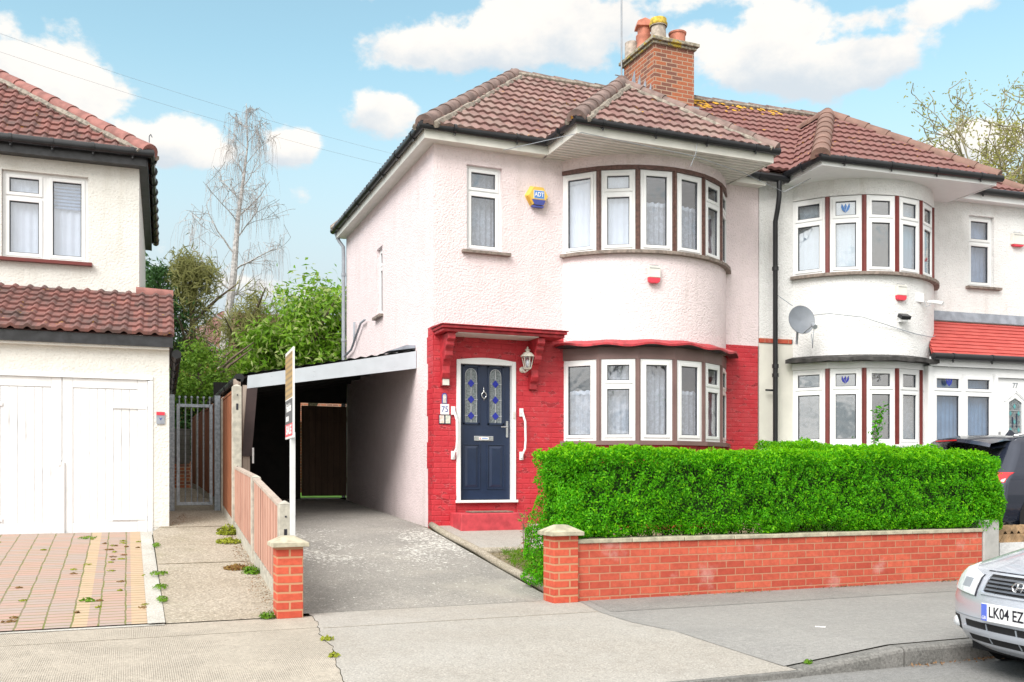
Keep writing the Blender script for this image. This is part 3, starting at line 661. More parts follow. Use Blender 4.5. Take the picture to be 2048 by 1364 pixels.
# side window (on the x = 4.04 wall)
light(P, (4.10, 16.22), (4.10, 15.82), 4.0, 5.18, 4.85, curtain='blue')
b = MB(); b.box(3.97, 4.09, 15.76, 16.28, 3.95, 3.996); b.build('window_sill', M['sill'], P)
def bay(root, Xc, h, s, Y0, z0, z1, spec, mull, mw=.034, glass=None):
    pts = bow(Xc, h, s, Y0, 6)
    for i in range(6):
        a, c = Vector(pts[i]), Vector(pts[i + 1]); u = (c - a).normalized(); sp, cur = spec[i]
        light(root, a + u * ((mw if i else 0) + .004), c - u * ((mw if i < 5 else 0) + .004), z0, z1, sp, curtain=cur, glass=glass)
    for i in range(1, 6):
        a = Vector(pts[i]); t = (Vector(pts[min(i + 1, 6)]) - Vector(pts[max(i - 1, 0)])).normalized(); n = Vector((t.y, -t.x, 0)); t = Vector((t.x, t.y, 0))
        b = MB(); ww = mw if 0 < i < 6 else mw * .8
        b.obox((a.x, a.y, 0), t, n, (0, 0, 1), -ww, ww, -.07, .012, z0, z1); b.obox((a.x, a.y, 0), t, n, (0, 0, 1), -ww * .45, ww * .45, .012, .024, z0, z1)
        b.build('mullion', mull, root)
bay(P, BX, BH, BS, YF, 4.545, 5.74, [(None, 'blind'), (5.40, 'blind'), (None, 'low'), (None, 'low'), (5.40, 'low'), (5.40, None)], M['brown'])
bay(P, BX, BH, BS, YF, 1.745, 2.95, [(None, 'low'), (2.57, 'net'), (None, 'net'), (None, 'low'), (2.57, 'low'), (2.57, None)], M['mauve'])
def poly_band(root, name, mat, Xc, h, s, Y0, z0, z1, e0, e1, n=6):
    b = MB(); bow_band(b, Xc, h, s, Y0, z0, z1, e0, e1, n); return b.build(name, mat, root)
poly_band(P, 'window_sill', M['sill'], BX, BH, BS, YF, 4.495, 4.543, -.09, .085, 12)
poly_band(P, 'window_head', M['brown'], BX, BH, BS, YF, 5.742, 5.80, -.09, .022, 12)
poly_band(P, 'window_sill', M['mauve'], BX, BH, BS, YF, 1.68, 1.743, -.09, .075, 6)
poly_band(P, 'bay_fascia', M['mauve'], BX, BH, BS, YF, 2.952, 3.13, -.09, .012, 6)
# scalloped red flashing over the lower bay
b = MB(); n = 60; A = bow(BX, BH + .06, BS, YF, n, .15); B_ = bow(BX, BH, BS, YF, n, .002); Cc = bow(BX, BH + .02, BS, YF, n, .03)
wv = [.016 * math.sin(i * .62) + .011 * math.sin(i * .23 + 1) for i in range(n + 1)]
b.grid([[(x, y, 3.135 + q) for (x, y), q in zip(A, wv)], [(x, y, 3.165 + q) for (x, y), q in zip(A, wv)], [(x, y, 3.235 + q * .4) for (x, y), q in zip(B_, wv)]])
b.build('flashing', M['red_paint'], P, smooth=True, auto=40)
b = MB(); b.grid([[(x, y, 3.128) for x, y in Cc], [(x, y, 3.128 + q) for (x, y), q in zip(A, wv)]]); b.build('flashing_underside', M['blackwood'], P)
# eaves: fascia, soffit boards, gutters
b = MB(); z0, z1 = 5.95, 6.10
b.box(3.87, 5.735, 12.70, 12.725, z0, z1); b.box(3.845, 3.87, 12.70, 18.8, z0, z1)
b.box(5.735, 5.76, 11.765, 12.725, z0, z1); b.box(5.735, 9.04, 11.74, 11.765, z0, z1); b.box(9.015, 9.04, 11.765, 12.725, z0, z1); b.box(9.04, 9.63, 12.70, 12.725, z0, z1)
b.build('fascia', M['offwhite'], P)
b = MB(); y = 11.768
while y < 12.92: b.box(5.762, 9.013, y, min(y + .080, 12.93), 5.962, 5.972); y += .1
b.box(3.872, 5.735, 12.727, 12.9, 5.962, 5.972); b.box(9.04, 9.62, 12.727, 12.9, 5.962, 5.972); b.box(3.872, 4.04, 12.9, 18.75, 5.962, 5.972)
so_ = b.build('soffit', M['offwhite'], P)
b = MB(); b.box(5.77, 9.01, 11.78, 12.95, 5.974, 5.98); b.build('soffit_backing', M['dark'], so_)
G = 6.115
gutter(P, [(3.80, 18.85, G), (3.80, 12.65, G), (5.70, 12.65, G)]); gutter(P, [(5.69, 12.66, G), (5.69, 11.69, G), (9.10, 11.69, G)]); gutter(P, [(9.05, 12.66, G - .02), (9.9, 12.66, G - .02)])
# roof
kw = dict(tw=.155, g=.315, amp=.024, th=.034)
RZ, RR = 6.13, 2.34; Lf = math.hypot(3.06, RR); Ls = math.hypot(2.63, RR)
rf = roof_plane('roof', M['tileP'], P, (3.80, 12.64, RZ), (1, 0, 0), (0, 1, 0), 3.10, RR, [(0, 0), (5.83, 0), (5.83, math.hypot(3.1, RR)), (2.66, math.hypot(3.1, RR))], **kw)
roof_plane('roof', M['tileP'], P, (3.80, 18.84, RZ), (0, -1, 0), (1, 0, 0), 2.66, RR, [(0, 0), (6.2, 0), (3.1, math.hypot(2.66, RR))], **kw)
roof_plane('roof', M['tileP'], P, (9.63, 18.84, RZ), (-1, 0, 0), (0, -1, 0), 3.10, RR, [(0, 0), (5.83, 0), (3.17, math.hypot(3.1, RR)), (0, math.hypot(3.1, RR))], **kw)
AZ = 7.57
roof_plane('roof', M['tileP'], P, (5.68, 11.68, RZ), (1, 0, 0), (0, 1, 0), 1.82, AZ - RZ, [(0, 0), (3.42, 0), (1.71, math.hypot(1.82, AZ - RZ))], **kw)
Lb = math.hypot(1.71, AZ - RZ)
roof_plane('roof', M['tileP'], P, (5.68, 14.6, RZ), (0, -1, 0), (1, 0, 0), 1.71, AZ - RZ, [(1.94, 0), (2.92, 0), (1.10, Lb), (.03, Lb)], **kw)
roof_plane('roof', M['tileP'], P, (9.10, 11.68, RZ), (0, 1, 0), (-1, 0, 0), 1.71, AZ - RZ, [(0, 0), (.98, 0), (2.89, Lb), (1.82, Lb)], **kw)
ridge('hip_tiles', (3.83, 12.67, RZ + .05), (6.46, 15.74, 8.49), M['ridge'], rf, r=.125)
ridge('hip_tiles', (3.83, 18.81, RZ + .05), (6.46, 15.74, 8.49), M['ridge'], rf)
ridge('ridge_tiles', (6.40, 15.74, 8.48), (9.75, 15.74, 8.48), M['ridge'], rf, r=.10)
ridge('hip_tiles', (5.71, 11.71, RZ + .05), (7.39, 13.5, 7.60), M['ridge'], rf, r=.125)
ridge('hip_tiles', (9.07, 11.71, RZ + .05), (7.39, 13.5, 7.60), M['ridge'], rf, r=.115)
ridge('ridge_tiles', (7.39, 13.45, 7.60), (7.39, 14.62, 7.60), M['ridge'], rf, r=.115)
# chimney
b = MB(); b.box(8.90, 9.75, 15.0, 16.13, 7.4, 9.12); ch = b.build('chimney', M['chimbrick'], P)
b = MB(); b.box(8.86, 9.79, 14.96, 16.17, 9.12, 9.17); b.box(8.82, 9.83, 14.92, 16.21, 9.173, 9.235); b.box(8.87, 9.78, 14.97, 16.16, 9.238, 9.265); b.build('chimney_cornice', M['cornice'], ch, bevel=.01)
def pot(x, y, prof, mat, name='chimney_pot'): b = MB(); b.lathe(prof, (x, y, 9.25)); return b.build(name, mat, ch, smooth=True, auto=35)
pp = pot(9.12, 15.22, [(.145, 0), (.135, .30), (.16, .30), (.165, .36), (.15, .37), (.15, .44), (.12, .44), (.11, .2)], M['potpale'])
b = MB(); b.lathe([(.15, 0), (.168, .02), (.168, .06), (.152, .08), (.152, .14), (.12, .14)], (9.12, 15.22, 9.55)); b.build('lichen_collar', M['lichen'], pp, smooth=True)
pot(9.58, 15.30, [(.14, 0), (.15, .26), (.165, .27), (.17, .30), (.14, .31), (.12, .1)], M['terracotta'])
pot(8.99, 15.98, [(.14, 0), (.135, .3), (.115, .3), (.11, .1)], M['potpale'])
cp = pot(9.02, 15.58, [(.15, 0), (.125, .15), (.15, .22), (.15, .27), (.12, .28), (.12, .42), (.06, .43)], M['terracotta'])
b = MB(); b.prism([(-.17, .0), (.17, .0), (.15, .09), (0, .15), (-.15, .09)], (9.02, 15.58, 9.66), (.9, -.3, 0), (0, 0, 1), (.3, .9, 0), -.16, .14); b.build('pot_cowl', M['terracotta'], ch, bevel=.01)
b = MB()
for i in range(4): b.add([(8.885, 15.06 + .2 * i, 8.02 + .16 * i), (8.885, 15.26 + .2 * i, 8.18 + .16 * i), (8.885, 15.10 + .2 * i, 8.42 + .16 * i), (8.897, 15.06 + .2 * i, 8.02 + .16 * i), (8.897, 15.26 + .2 * i, 8.18 + .16 * i), (8.897, 15.10 + .2 * i, 8.42 + .16 * i)], [(0, 1, 2), (5, 4, 3), (0, 2, 5, 3)])
b.box(8.87, 9.82, 14.93, 15.0, 7.80, 8.06); b.build('lead_flashing', M['lead'], ch)
# door, frame, canopy, brackets
b = MB(); x0, x1 = 4.375, 5.295
b.box(x0, x0 + .062, 12.86, 12.99, .875, 2.90); b.box(x1 - .062, x1, 12.86, 12.99, .875, 2.90); b.box(x0 + .062, x1 - .062, 12.86, 12.99, 2.84, 2.90); b.box(x0 - .02, x1 + .02, 12.82, 13.0, .835, .873)
arc = [(x0 + (x1 - x0) * i / 14, 2.895 + .042 * math.sin(math.pi * i / 14)) for i in range(15)]
b.prism(arc, (0, 0, 0), (1, 0, 0), (0, 0, 1), (0, 1, 0), 12.858, 12.9)
b.build('door_frame', M['white'], P, bevel=.006)
def front_door():
    b = MB(); dx0, dx1, y = x0 + .066, x1 - .066, 12.945
    gx = [(4.525, 4.725), (4.905, 5.105)]; holes = [(a, c, 2.0, 2.80) for a, c in gx]
    wall_cells(b, 'x', dx0, dx1, .88, 2.836, y, .045, holes)
    for a, c in gx:   # raised lower panels and mouldings
        for z0, z1 in ((1.06, 1.66),):
            b.box(a - .02, c + .02, y - .012, y, z0 - .03, z0 - .012); b.box(a - .02, c + .02, y - .012, y, z1 + .012, z1 + .03); b.box(a - .038, a - .02, y - .012, y, z0 - .03, z1 + .03); b.box(c + .02, c + .038, y - .012, y, z0 - .03, z1 + .03)
            b.add([(a, y - .002, z0), (c, y - .002, z0), (c, y - .002, z1), (a, y - .002, z1), (a + .035, y - .014, z0 + .035), (c - .035, y - .014, z0 + .035), (c - .035, y - .014, z1 - .035), (a + .035, y - .014, z1 - .035)], [(0, 1, 5, 4), (1, 2, 6, 5), (2, 3, 7, 6), (3, 0, 4, 7), (4, 5, 6, 7)])
        b.box(a - .03, a - .002, y - .014, y, 1.97, 2.83); b.box(c + .002, c + .03, y - .014, y, 1.97, 2.83); b.box(a - .03, c + .03, y - .014, y, 1.97, 1.998); b.box(a - .03, c + .03, y - .014, y, 2.802, 2.83)
    d = b.build('door', M['navy'], P, bevel=.003)
    for a, c in gx:
        m_ = (a + c) / 2; w = (c - a) / 2 - .012
        g = MB(); g.box(a, c, y + .015, y + .02, 2.0, 2.8); g.build('glass_panel', M['doorglass'], d)
        am = MB(); arcp = [(m_ + w * math.cos(t), 2.69 + .095 * math.sin(t)) for t in fr(0, math.pi, 12)]
        am.prism([(a, 2.8), (c, 2.8), (c, 2.69), *arcp, (a, 2.69)][::-1], (0, 0, 0), (1, 0, 0), (0, 0, 1), (0, 1, 0), y + .008, y + .0125); am.build('arch_corner', M['navy'], d)
        ld = MB()
        for zc_ in (2.57, 2.335, 2.10):
            ld.tube([(a, y + .01, zc_), (c, y + .01, zc_)], .004, 5)
        ld.tube([(m_, y + .01, 2.0), (m_, y + .01, 2.78)], .004, 5); ld.tube([(px, y + .01, pz) for px, pz in arcp], .004, 5); ld.tube([(m_ - w, y + .01, 2.0), (m_ - w, y + .01, 2.69)], .003, 5); ld.tube([(m_ + w, y + .01, 2.0), (m_ + w, y + .01, 2.69)], .003, 5)
        ld.build('leading', M['pale_lead'], d)
        dm = MB()
        for zc_ in (2.57, 2.335, 2.10): dm.prism([(-.052, 0), (0, -.058), (.052, 0), (0, .058)], (m_, y + .006, zc_), (1, 0, 0), (0, 0, 1), (0, 1, 0), 0, .008)
        dm.build('blue_diamond', M['bluegem'], d)
    lb = MB(); lb.box(4.665, 4.965, y - .012, y - .0005, 1.735, 1.805); o = lb.build('letterbox', M['steel'], d, bevel=.005)
    lb = MB(); lb.box(4.74, 4.89, y - .017, y - .0125, 1.752, 1.789); lb.build('letterbox_label', M['white'], o)
    lb = MB(); lb.box(4.785, 4.875, y - .0176, y - .0172, 1.765, 1.776); lb.build('blue_line', M['bluesign'], o)
    lb = MB(); lb.lathe([(.008, 0), (.008, .004)], (4.757, y - .0172, 1.77), 'y', 10); lb.build('red_dot', M['redsign'], o)
    kn = MB(); kn.tube([(4.815 + .036 * math.cos(t), y - .02, 2.40 + .045 * math.sin(t)) for t in fr(0, 2 * math.pi, 16)], .009, 6); kn.lathe([(.022, 0), (.02, .02), (.01, .03)], (4.815, y, 2.455), 'y', 10); kn.tube([(4.815, y - .012, 2.45), (4.815, y - .01, 2.53)], [.012, .004], 6); kn.tube([(4.815, y - .02, 2.365), (4.815, y - .016, 2.32)], [.010, .004], 6)
    kn.build('knocker', M['steel'], d, smooth=True)
    hd = MB(); hd.box(5.165, 5.198, y - .012, y - .0005, 1.79, 2.03); hd.tube([(5.18, y - .008, 1.945), (5.18, y - .05, 1.945), (5.07, y - .052, 1.94)], .010, 8); hd.build('handle', M['steel'], d, bevel=.003)
m, t, bb, co, out = newmat('door_glass'); t.put(bb.inputs['Base Color'], t.mixc(t.sstep(t.noise(co, 55, 3), .3, .7), (.10, .12, .13), (.24, .27, .285))); bb.inputs['Roughness'].default_value = .12; bp = t.node('ShaderNodeBump', {'Strength': .5, 'Distance': .004, 'Height': t.noise(co, 70, 2)}); t.l.new(bp.outputs[0], bb.inputs['Normal']); M['doorglass'] = m
M['pale_lead'] = plain('pale_leading', (.55, .57, .60), .4, .1); M['bluegem'] = plain('blue_glass', (.018, .028, .30), .12, .15)
front_door()
b = MB(); b.box(4.04, 5.90, 12.47, 12.886, 3.232, 3.272); b.box(4.02, 5.92, 12.42, 12.90, 3.275, 3.315); b.prism([(12.40, 3.317), (12.93, 3.317), (12.93, 3.35), (12.40, 3.33)], (0, 0, 0), (0, 1, 0), (0, 0, 1), (1, 0, 0), 4.0, 5.94)
cn = b.build('canopy', M['red_paint'], P, bevel=.006)
b = MB(); b.box(4.27, 5.50, 12.49, 12.88, 3.222, 3.230); b.build('canopy_underside', M['offwhite'], cn)
prof = [(0, 3.225), (.36, 3.225), (.37, 3.14), (.31, 3.11), (.31, 3.06), (.26, 3.02), (.245, 2.98), (.25, 2.92), (.21, 2.87), (.15, 2.85), (.12, 2.78), (.125, 2.68), (.10, 2.62), (.055, 2.59), (.055, 2.50), (0, 2.50)]
for xa in (4.13, 5.50):
    b = MB(); b.prism([(-d, z) for d, z in prof][::-1], (0, 12.886, 0), (0, 1, 0), (0, 0, 1), (1, 0, 0), xa, xa + .115); br = b.build('canopy_bracket', M['red_paint'], P, bevel=.008)
    if xa < 5: 
        b = MB(); b.box(xa + .02, xa + .115, 12.81, 12.829, 2.515, 2.60); b.build('bracket_foot', M['offwhite'], br)
b = MB(); b.box(4.27, 5.26, 12.36, 12.862, .40, .70); b.build('doorstep', plain('red_step_paint', (.50, .055, .07), .5, .2, 8, .5, 30), P, bevel=.012)
# grab rails each side of the door
for xr, dx in ((4.325, .03), (5.385, .03)):
    b = MB(); b.tube([(xr, 12.85, 2.19), (xr, 12.82, 2.14), (xr + dx, 12.80, 2.02), (xr + dx * 1.2, 12.80, 1.75), (xr + dx * .9, 12.80, 1.62), (xr, 12.82, 1.55), (xr, 12.85, 1.49)], .0175, 8); b.box(xr - .03, xr + .03, 12.868, 12.884, 2.10, 2.22); b.box(xr - .03, xr + .03, 12.868, 12.884, 1.46, 1.58); b.tube([(xr, 12.88, 2.17), (xr, 12.85, 2.17)], .02, 8); b.tube([(xr, 12.88, 1.50), (xr, 12.85, 1.50)], .02, 8)
    b.build('grab_rail', M['white'], P, smooth=True, auto=40)
b = MB(); b.box(5.245, 5.275, 12.846, 12.858, 2.07, 2.17); b.lathe([(.008, 0), (.008, .006)], (5.26, 12.846, 2.13), 'y', 8); b.build('doorbell', M['offwhite'], P, bevel=.002)
b = MB(); b.tube([(3.83, 18.72, 6.06), (3.90, 18.72, 5.9), (3.97, 18.66, 5.78), (3.975, 18.66, 5.6), (3.975, 18.66, .8)], .036, 8)
for zz in (5.2, 3.9, 2.6): b.lathe([(.046, 0), (.046, .06)], (3.975, 18.66, zz), n=10)
b.build('drainpipe', M['grey'], P, smooth=True, auto=40)
b = MB(); b.tube([(3.99, 17.75, 4.15), (3.985, 17.75, 3.78), (3.985, 18.0, 3.66), (3.985, 18.6, 3.6)], .022, 8); b.tube([(3.985, 18.0, 3.66), (3.985, 17.2, 4.05), (3.985, 16.9, 4.06)], .022, 8); b.build('waste_pipe', M['grey'], P, smooth=True)
# party end drainpipe between the two houses
b = MB(); b.tube([(9.86, 12.66, 6.05), (9.86, 12.66, 5.8), (9.86, 12.70, 5.6), (9.86, 12.76, 5.4), (9.86, 12.76, .5)], .042, 10)
for zz in (4.6, 3.0, 2.85): b.lathe([(.054, 0), (.054, .06)], (9.86, 12.76, zz), n=10)
b.box(9.70, 9.86, 12.79, 12.81, 2.62, 2.65)
tag(b.build('drainpipe', M['black'], None, smooth=True, auto=40), 'black drainpipe running down where the pink and white houses meet', 'drainpipe')

# ================================================================== white neighbour house (local frame, then turned)
NH = thing('semi_detached_house', 'white roughcast house with maroon striped bow windows, red tiled porch and a door numbered 77', 'house')
ang = R(-4.5); NO = Vector((9.63, 12.9, 0)); NR = Matrix.Rotation(ang, 4, 'Z')
def nw(x, y, z): return NO + NR @ Vector((x, y, z))
nB = dict(Xc=2.07, h=1.42, s=.82, Y0=0)
b = MB(); wall_cells(b, 'x', .012, 5.59, 3.50, 6.25, 0, .25, [(4.3, 4.86, 4.62, 5.89), (.66, 3.45, 3.5, 6.15)])
b.box(5.34, 5.59, .25, 6, .3, 6.25); b.box(.1, 5.34, 5.8, 6.0, .3, 6.25)
bow_band(b, 2.07, 1.42, .82, 0, 3.17, 4.49, -.18, 0); bow_band(b, 2.07, 1.42, .82, 0, 5.80, 6.10, -.18, 0)
b.build('wall', M['white_render'], NH)
b = MB(); wall_cells(b, 'x', .012, 5.59, .2, 3.42, -.004, .25, [(.66, 3.45, 1.7, 3.42), (3.6, 5.2, .6, 3.42)]); bow_band(b, 2.07, 1.42, .82, 0, .2, 1.70, -.18, 0); b.build('lower_wall', M['smooth_cream'], NH)
b = MB(); b.box(.015, .62, -.02, .2, 3.424, 3.498); b.build('brick_course', M['wallbrick'], NH)
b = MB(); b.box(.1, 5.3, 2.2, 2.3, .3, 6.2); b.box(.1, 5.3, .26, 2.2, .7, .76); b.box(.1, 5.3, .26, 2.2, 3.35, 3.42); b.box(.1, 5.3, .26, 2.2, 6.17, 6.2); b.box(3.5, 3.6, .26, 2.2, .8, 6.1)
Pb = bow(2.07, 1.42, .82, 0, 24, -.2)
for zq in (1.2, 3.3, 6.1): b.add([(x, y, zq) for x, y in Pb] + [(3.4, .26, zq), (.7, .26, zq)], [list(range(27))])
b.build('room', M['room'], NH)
bay(NH, 2.07, 1.42, .82, 0, 4.54, 5.79, [(5.41, 'blind'), (5.41, 'blind'), (5.41, None), (5.41, 'blind'), (5.41, 'blue'), (5.41, None)], M['maroon'], glass=M['glassN'])
bay(NH, 2.07, 1.42, .82, 0, 1.74, 2.98, [(2.62, None), (2.62, None), (2.62, None), (2.62, 'low'), (2.62, None), (2.62, None)], M['maroon'], glass=M['glassN'])
poly_band(NH, 'window_sill', M['sill'], 2.07, 1.42, .82, 0, 4.485, 4.536, -.09, .09, 18)
poly_band(NH, 'window_sill', M['white'], 2.07, 1.42, .82, 0, 1.69, 1.738, -.09, .06, 6)
poly_band(NH, 'bay_fascia', M['white'], 2.07, 1.42, .82, 0, 2.982, 3.09, -.09, .016, 6)
b = MB(); n = 50; A = bow(2.07, 1.46, .82, 0, n, .20); B_ = bow(2.07, 1.42, .82, 0, n, .002); wv = [.010 * math.sin(i * .9) + .006 * math.sin(i * 2.3) for i in range(n + 1)]
b.grid([[(x, y, 3.095) for x, y in B_], [(x, y, 3.08 + q) for (x, y), q in zip(A, wv)], [(x, y, 3.14 + q) for (x, y), q in zip(A, wv)], [(x, y, 3.20) for x, y in B_]]); b.build('bay_roof', plain('old_felt', (.045, .043, .042), .8, .6, 9, .6, 20), NH)
# blue tulip motifs in two of the top lights
def tulip(x, y, z, k, nx=0):
    b = MB(); u = Vector((math.cos(nx), math.sin(nx), 0)); n_ = Vector((math.sin(nx), -math.cos(nx), 0))
    for pl in ([(-.05, .06), (-.02, .0), (0, -.07), (-.045, -.03), (-.06, .01)], [(.05, .06), (.06, .01), (.045, -.03), (0, -.07), (.02, 0)], [(-.018, .02), (0, .06), (.018, .02), (0, -.05)]):
        b.prism([(a * k, c * k) for a, c in pl], (x, y, z), u, (0, 0, 1), n_, 0, .004)
    return b
pts6 = bow(2.07, 1.42, .82, 0, 6)
mid = (Vector(pts6[1]) + Vector(pts6[2])) / 2; dd = (Vector(pts6[2]) - Vector(pts6[1])).normalized(); a_ = math.atan2(dd.y, dd.x)
tulip(mid.x + .001, mid.y - .004 + .012, 5.60, 1.15, a_).build('tulip_motif', M['bluesign'], NH); tulip(mid.x, mid.y + .012, 2.80, 1.0, a_).build('tulip_motif', M['bluegem'], NH)
flat_window(NH, 4.3, 4.86, 4.62, 5.89, 0, 5.42, 'blue')
# eaves and roof
b = MB(); z0, z1 = 6.05, 6.14
b.box(.44, .465, -1.06, -.18, z0, z1); b.box(.44, 3.84, -1.085, -1.06, z0, z1); b.box(3.815, 3.84, -1.06, -.18, z0, z1); b.box(3.84, 5.8, -.2, -.175, 6.10, 6.24); b.box(-.02, .44, -.2, -.175, z0, z1)
b.box(.466, 3.814, -1.058, .1, 6.062, 6.072); b.box(3.84, 5.75, -.174, 0, 6.112, 6.122)
b.build('fascia', M['white'], NH)
G2 = 6.16
gutter(NH, [(.38, -.2, G2), (.39, -1.12, G2), (3.92, -1.12, G2)]); gutter(NH, [(3.86, -.25, 6.25), (5.9, -.25, 6.25)]); gutter(NH, [(-.1, -.22, G2 - .08), (.42, -.22, G2 - .08)])
kw = dict(tw=.15, g=.31, amp=.020, th=.032)
RZn, RRn = 6.22, 2.34; Ln = math.hypot(3.1, RRn)
rn = roof_plane('roof', M['tileN'], NH, (-.01, -.24, RZn), (1, 0, 0), (0, 1, 0), 3.1, RRn, [(0, 0), (5.85, 0), (3.2, Ln), (0, Ln)], **kw)
roof_plane('roof', M['tileN'], NH, (5.84, -.24, RZn), (0, 1, 0), (-1, 0, 0), 2.65, RRn, [(0, 0), (6.2, 0), (3.1, math.hypot(2.65, RRn))], **kw)
roof_plane('roof', M['tileN'], NH, (5.84, 5.96, RZn), (-1, 0, 0), (0, -1, 0), 3.1, RRn, [(0, 0), (5.85, 0), (5.85, Ln), (2.65, Ln)], **kw)
zb0 = 6.175; az_ = 7.84; run_ = 2.25; hw_ = 1.76; Lh = math.hypot(hw_, az_ - zb0)
roof_plane('roof', M['tileN'], NH, (.38, -1.12, zb0), (1, 0, 0), (0, 1, 0), run_, az_ - zb0, [(0, 0), (2 * hw_, 0), (hw_, math.hypot(run_, az_ - zb0))], **kw)
roof_plane('roof', M['tileN'], NH, (.38, 2.0, zb0), (0, -1, 0), (1, 0, 0), hw_, az_ - zb0, [(2.2, 0), (3.12, 0), (.87, Lh), (.0, Lh)], **kw)
roof_plane('roof', M['tileN'], NH, (2 * hw_ + .38, -1.12, zb0), (0, 1, 0), (-1, 0, 0), hw_, az_ - zb0, [(0, 0), (.92, 0), (3.12, Lh), (2.25, Lh)], **kw)
ridge('hip_tiles', (.41, -1.09, zb0 + .05), (2.14, 1.13, az_ + .03), M['ridgeN'], rn, r=.14, mortar=False)
ridge('hip_tiles', (3.87, -1.09, zb0 + .05), (2.14, 1.13, az_ + .03), M['ridgeN'], rn, r=.125, mortar=False)
ridge('ridge_tiles', (2.14, 1.1, az_ + .03), (2.14, 2.05, az_ + .03), M['ridgeN'], rn, r=.12, mortar=False)
ridge('ridge_tiles', (-.02, 2.86, RZn + RRn + .02), (3.19, 2.86, RZn + RRn + .02), M['ridge'], rn, r=.10)
ridge('hip_tiles', (5.81, -.21, RZn + .05), (3.19, 2.86, RZn + RRn + .02), M['ridgeN'], rn, r=.125, mortar=False)
# lichen along the ridge as growths lying on the tiles
lb = MB()
for i in range(85):
    s_ = random.uniform(.05, 2.1) if i > 30 else random.uniform(.05, .5); d = abs(random.gauss(0, .25)) + .08; rr = random.uniform(.02, .06)
    yy = 2.84 - d; zz = RZn + (yy + .24) * RRn / 3.1 + .045
    lb.add([(s_ + rr * math.cos(t) * random.uniform(.6, 1.3), yy + rr * math.sin(t) * .8, zz + rr * math.sin(t) * .6 + .006) for t in fr(0, 5.4, 6)] + [(s_, yy, zz + .02)], [(k_, (k_ + 1) % 7, 7) for k_ in range(7)])
lb.build('lichen', plain('orange_lichen', (.55, .30, .03), .95, .3, 20), rn)['kind'] = 'stuff'
# porch extension with red tiled lean-to roof
roof_plane('porch_roof', M['tileRed'], NH, (2.74, -.87, 3.24), (1, 0, 0), (0, 1, 0), .87, .72, [(0, 0), (3.2, 0), (3.2, math.hypot(.87, .72)), (.55, math.hypot(.87, .72))], tw=.165, g=.115, th=.016, amp=0, kind='flat')
b = MB(); b.box(2.74, 5.94, -.82, -.79, 3.05, 3.2); b.box(2.74, 5.94, -.79, 0, 3.12, 3.15); b.build('porch_fascia', M['white'], NH)
b = MB(); b.add([(3.28, -.05, 3.97), (5.9, -.05, 3.97), (5.9, -.012, 4.14), (3.4, -.012, 4.14), (3.28, 0, 3.97), (5.9, 0, 3.97)], [(0, 1, 2, 3)]); b.build('lead_flashing', M['lead'], NH)
gutter(NH, [(2.72, -.9, 3.2), (5.95, -.9, 3.2)], brk=.75)
b = MB(); b.box(2.72, 2.80, -.79, -.40, .3, 3.05); wall_cells(b, 'x', 2.80, 5.2, .3, 3.05, -.75, .1, [(2.81, 4.09, 1.74, 2.94), (4.16, 5.1, .55, 2.90)]); b.build('porch_wall', M['white'], NH)
for xa, xb in ((2.812, 3.449), (3.451, 4.088)): light(NH, (xa, -.765), (xb, -.765), 1.742, 2.938, 2.63, curtain='blue', glass=M['glassB'])
tulip(3.13, -.80, 2.79, 1.0).build('tulip_motif', M['bluegem'], NH)
b = MB(); b.box(4.10, 4.16, -.80, -.7, .55, 2.96); b.box(5.1, 5.16, -.80, -.7, .55, 2.96); b.box(4.16, 5.1, -.80, -.7, 2.90, 2.96); b.build('door_frame', M['white'], NH)
b = MB(); hole = [(4.42, 4.72, 1.55, 2.56)]; wall_cells(b, 'x', 4.165, 5.095, .56, 2.895, -.755, .045, hole)
for q in (.0, .05):
    b.tube([(4.34 - q, -.757, 2.50 - q * .3), (4.57, -.757, 2.66 + q * .7), (4.80 + q, -.757, 2.50 - q * .3)], .010, 4)
b.box(4.395, 4.42, -.765, -.752, 1.55, 2.5); b.box(4.72, 4.745, -.765, -.752, 1.55, 2.5); nd = b.build('door', M['white'], NH)
b = MB(); b.prism([(4.42, 1.55), (4.72, 1.55), (4.72, 2.48), (4.57, 2.56), (4.42, 2.48)], (0, 0, 0), (1, 0, 0), (0, 0, 1), (0, 1, 0), -.735, -.728); b.build('glass_panel', M['doorglass'], nd)
b = MB(); b.prism([(4.415, 2.565), (4.415, 2.48), (4.57, 2.565)], (0, 0, 0), (1, 0, 0), (0, 0, 1), (0, 1, 0), -.753, -.745); b.prism([(4.725, 2.565), (4.57, 2.565), (4.725, 2.48)], (0, 0, 0), (1, 0, 0), (0, 0, 1), (0, 1, 0), -.753, -.745); b.build('glass_panel_corner', M['white'], nd)
b = MB(); teal = plain('teal_glass', (.10, .34, .36), .2, .2)
for cx_, cz_ in ((4.57, 2.42), (4.48, 2.30), (4.66, 2.30), (4.57, 2.16), (4.48, 2.02), (4.66, 2.02), (4.57, 1.9)): b.prism([(-.03, 0), (0, -.045), (.03, 0), (0, .045)], (cx_, -.742, cz_), (1, 0, 0), (0, 0, 1), (0, 1, 0), 0, .004)
b.build('teal_diamond', teal, nd)
b = MB(); b.box(4.515, 4.535, -.744, -.738, 2.06, 2.24); b.box(4.605, 4.625, -.744, -.738, 2.06, 2.30); b.build('dark_glass_strip', M['navy'], nd)
b = MB()
for xx in (4.45, 4.69): b.tube([(xx, -.742, 1.55), (xx, -.742, 2.46)], .004, 4)
for zz in (1.7, 1.85, 2.1, 2.35): b.tube([(4.42, -.742, zz), (4.72, -.742, zz)], .003, 4)
b.build('leading', M['pale_lead'], nd)
text('door_number', '77', .13, (4.565, -.758, 2.775), (1, 0, 0), (0, 0, 1), M['grey'], nd, .004, .9)
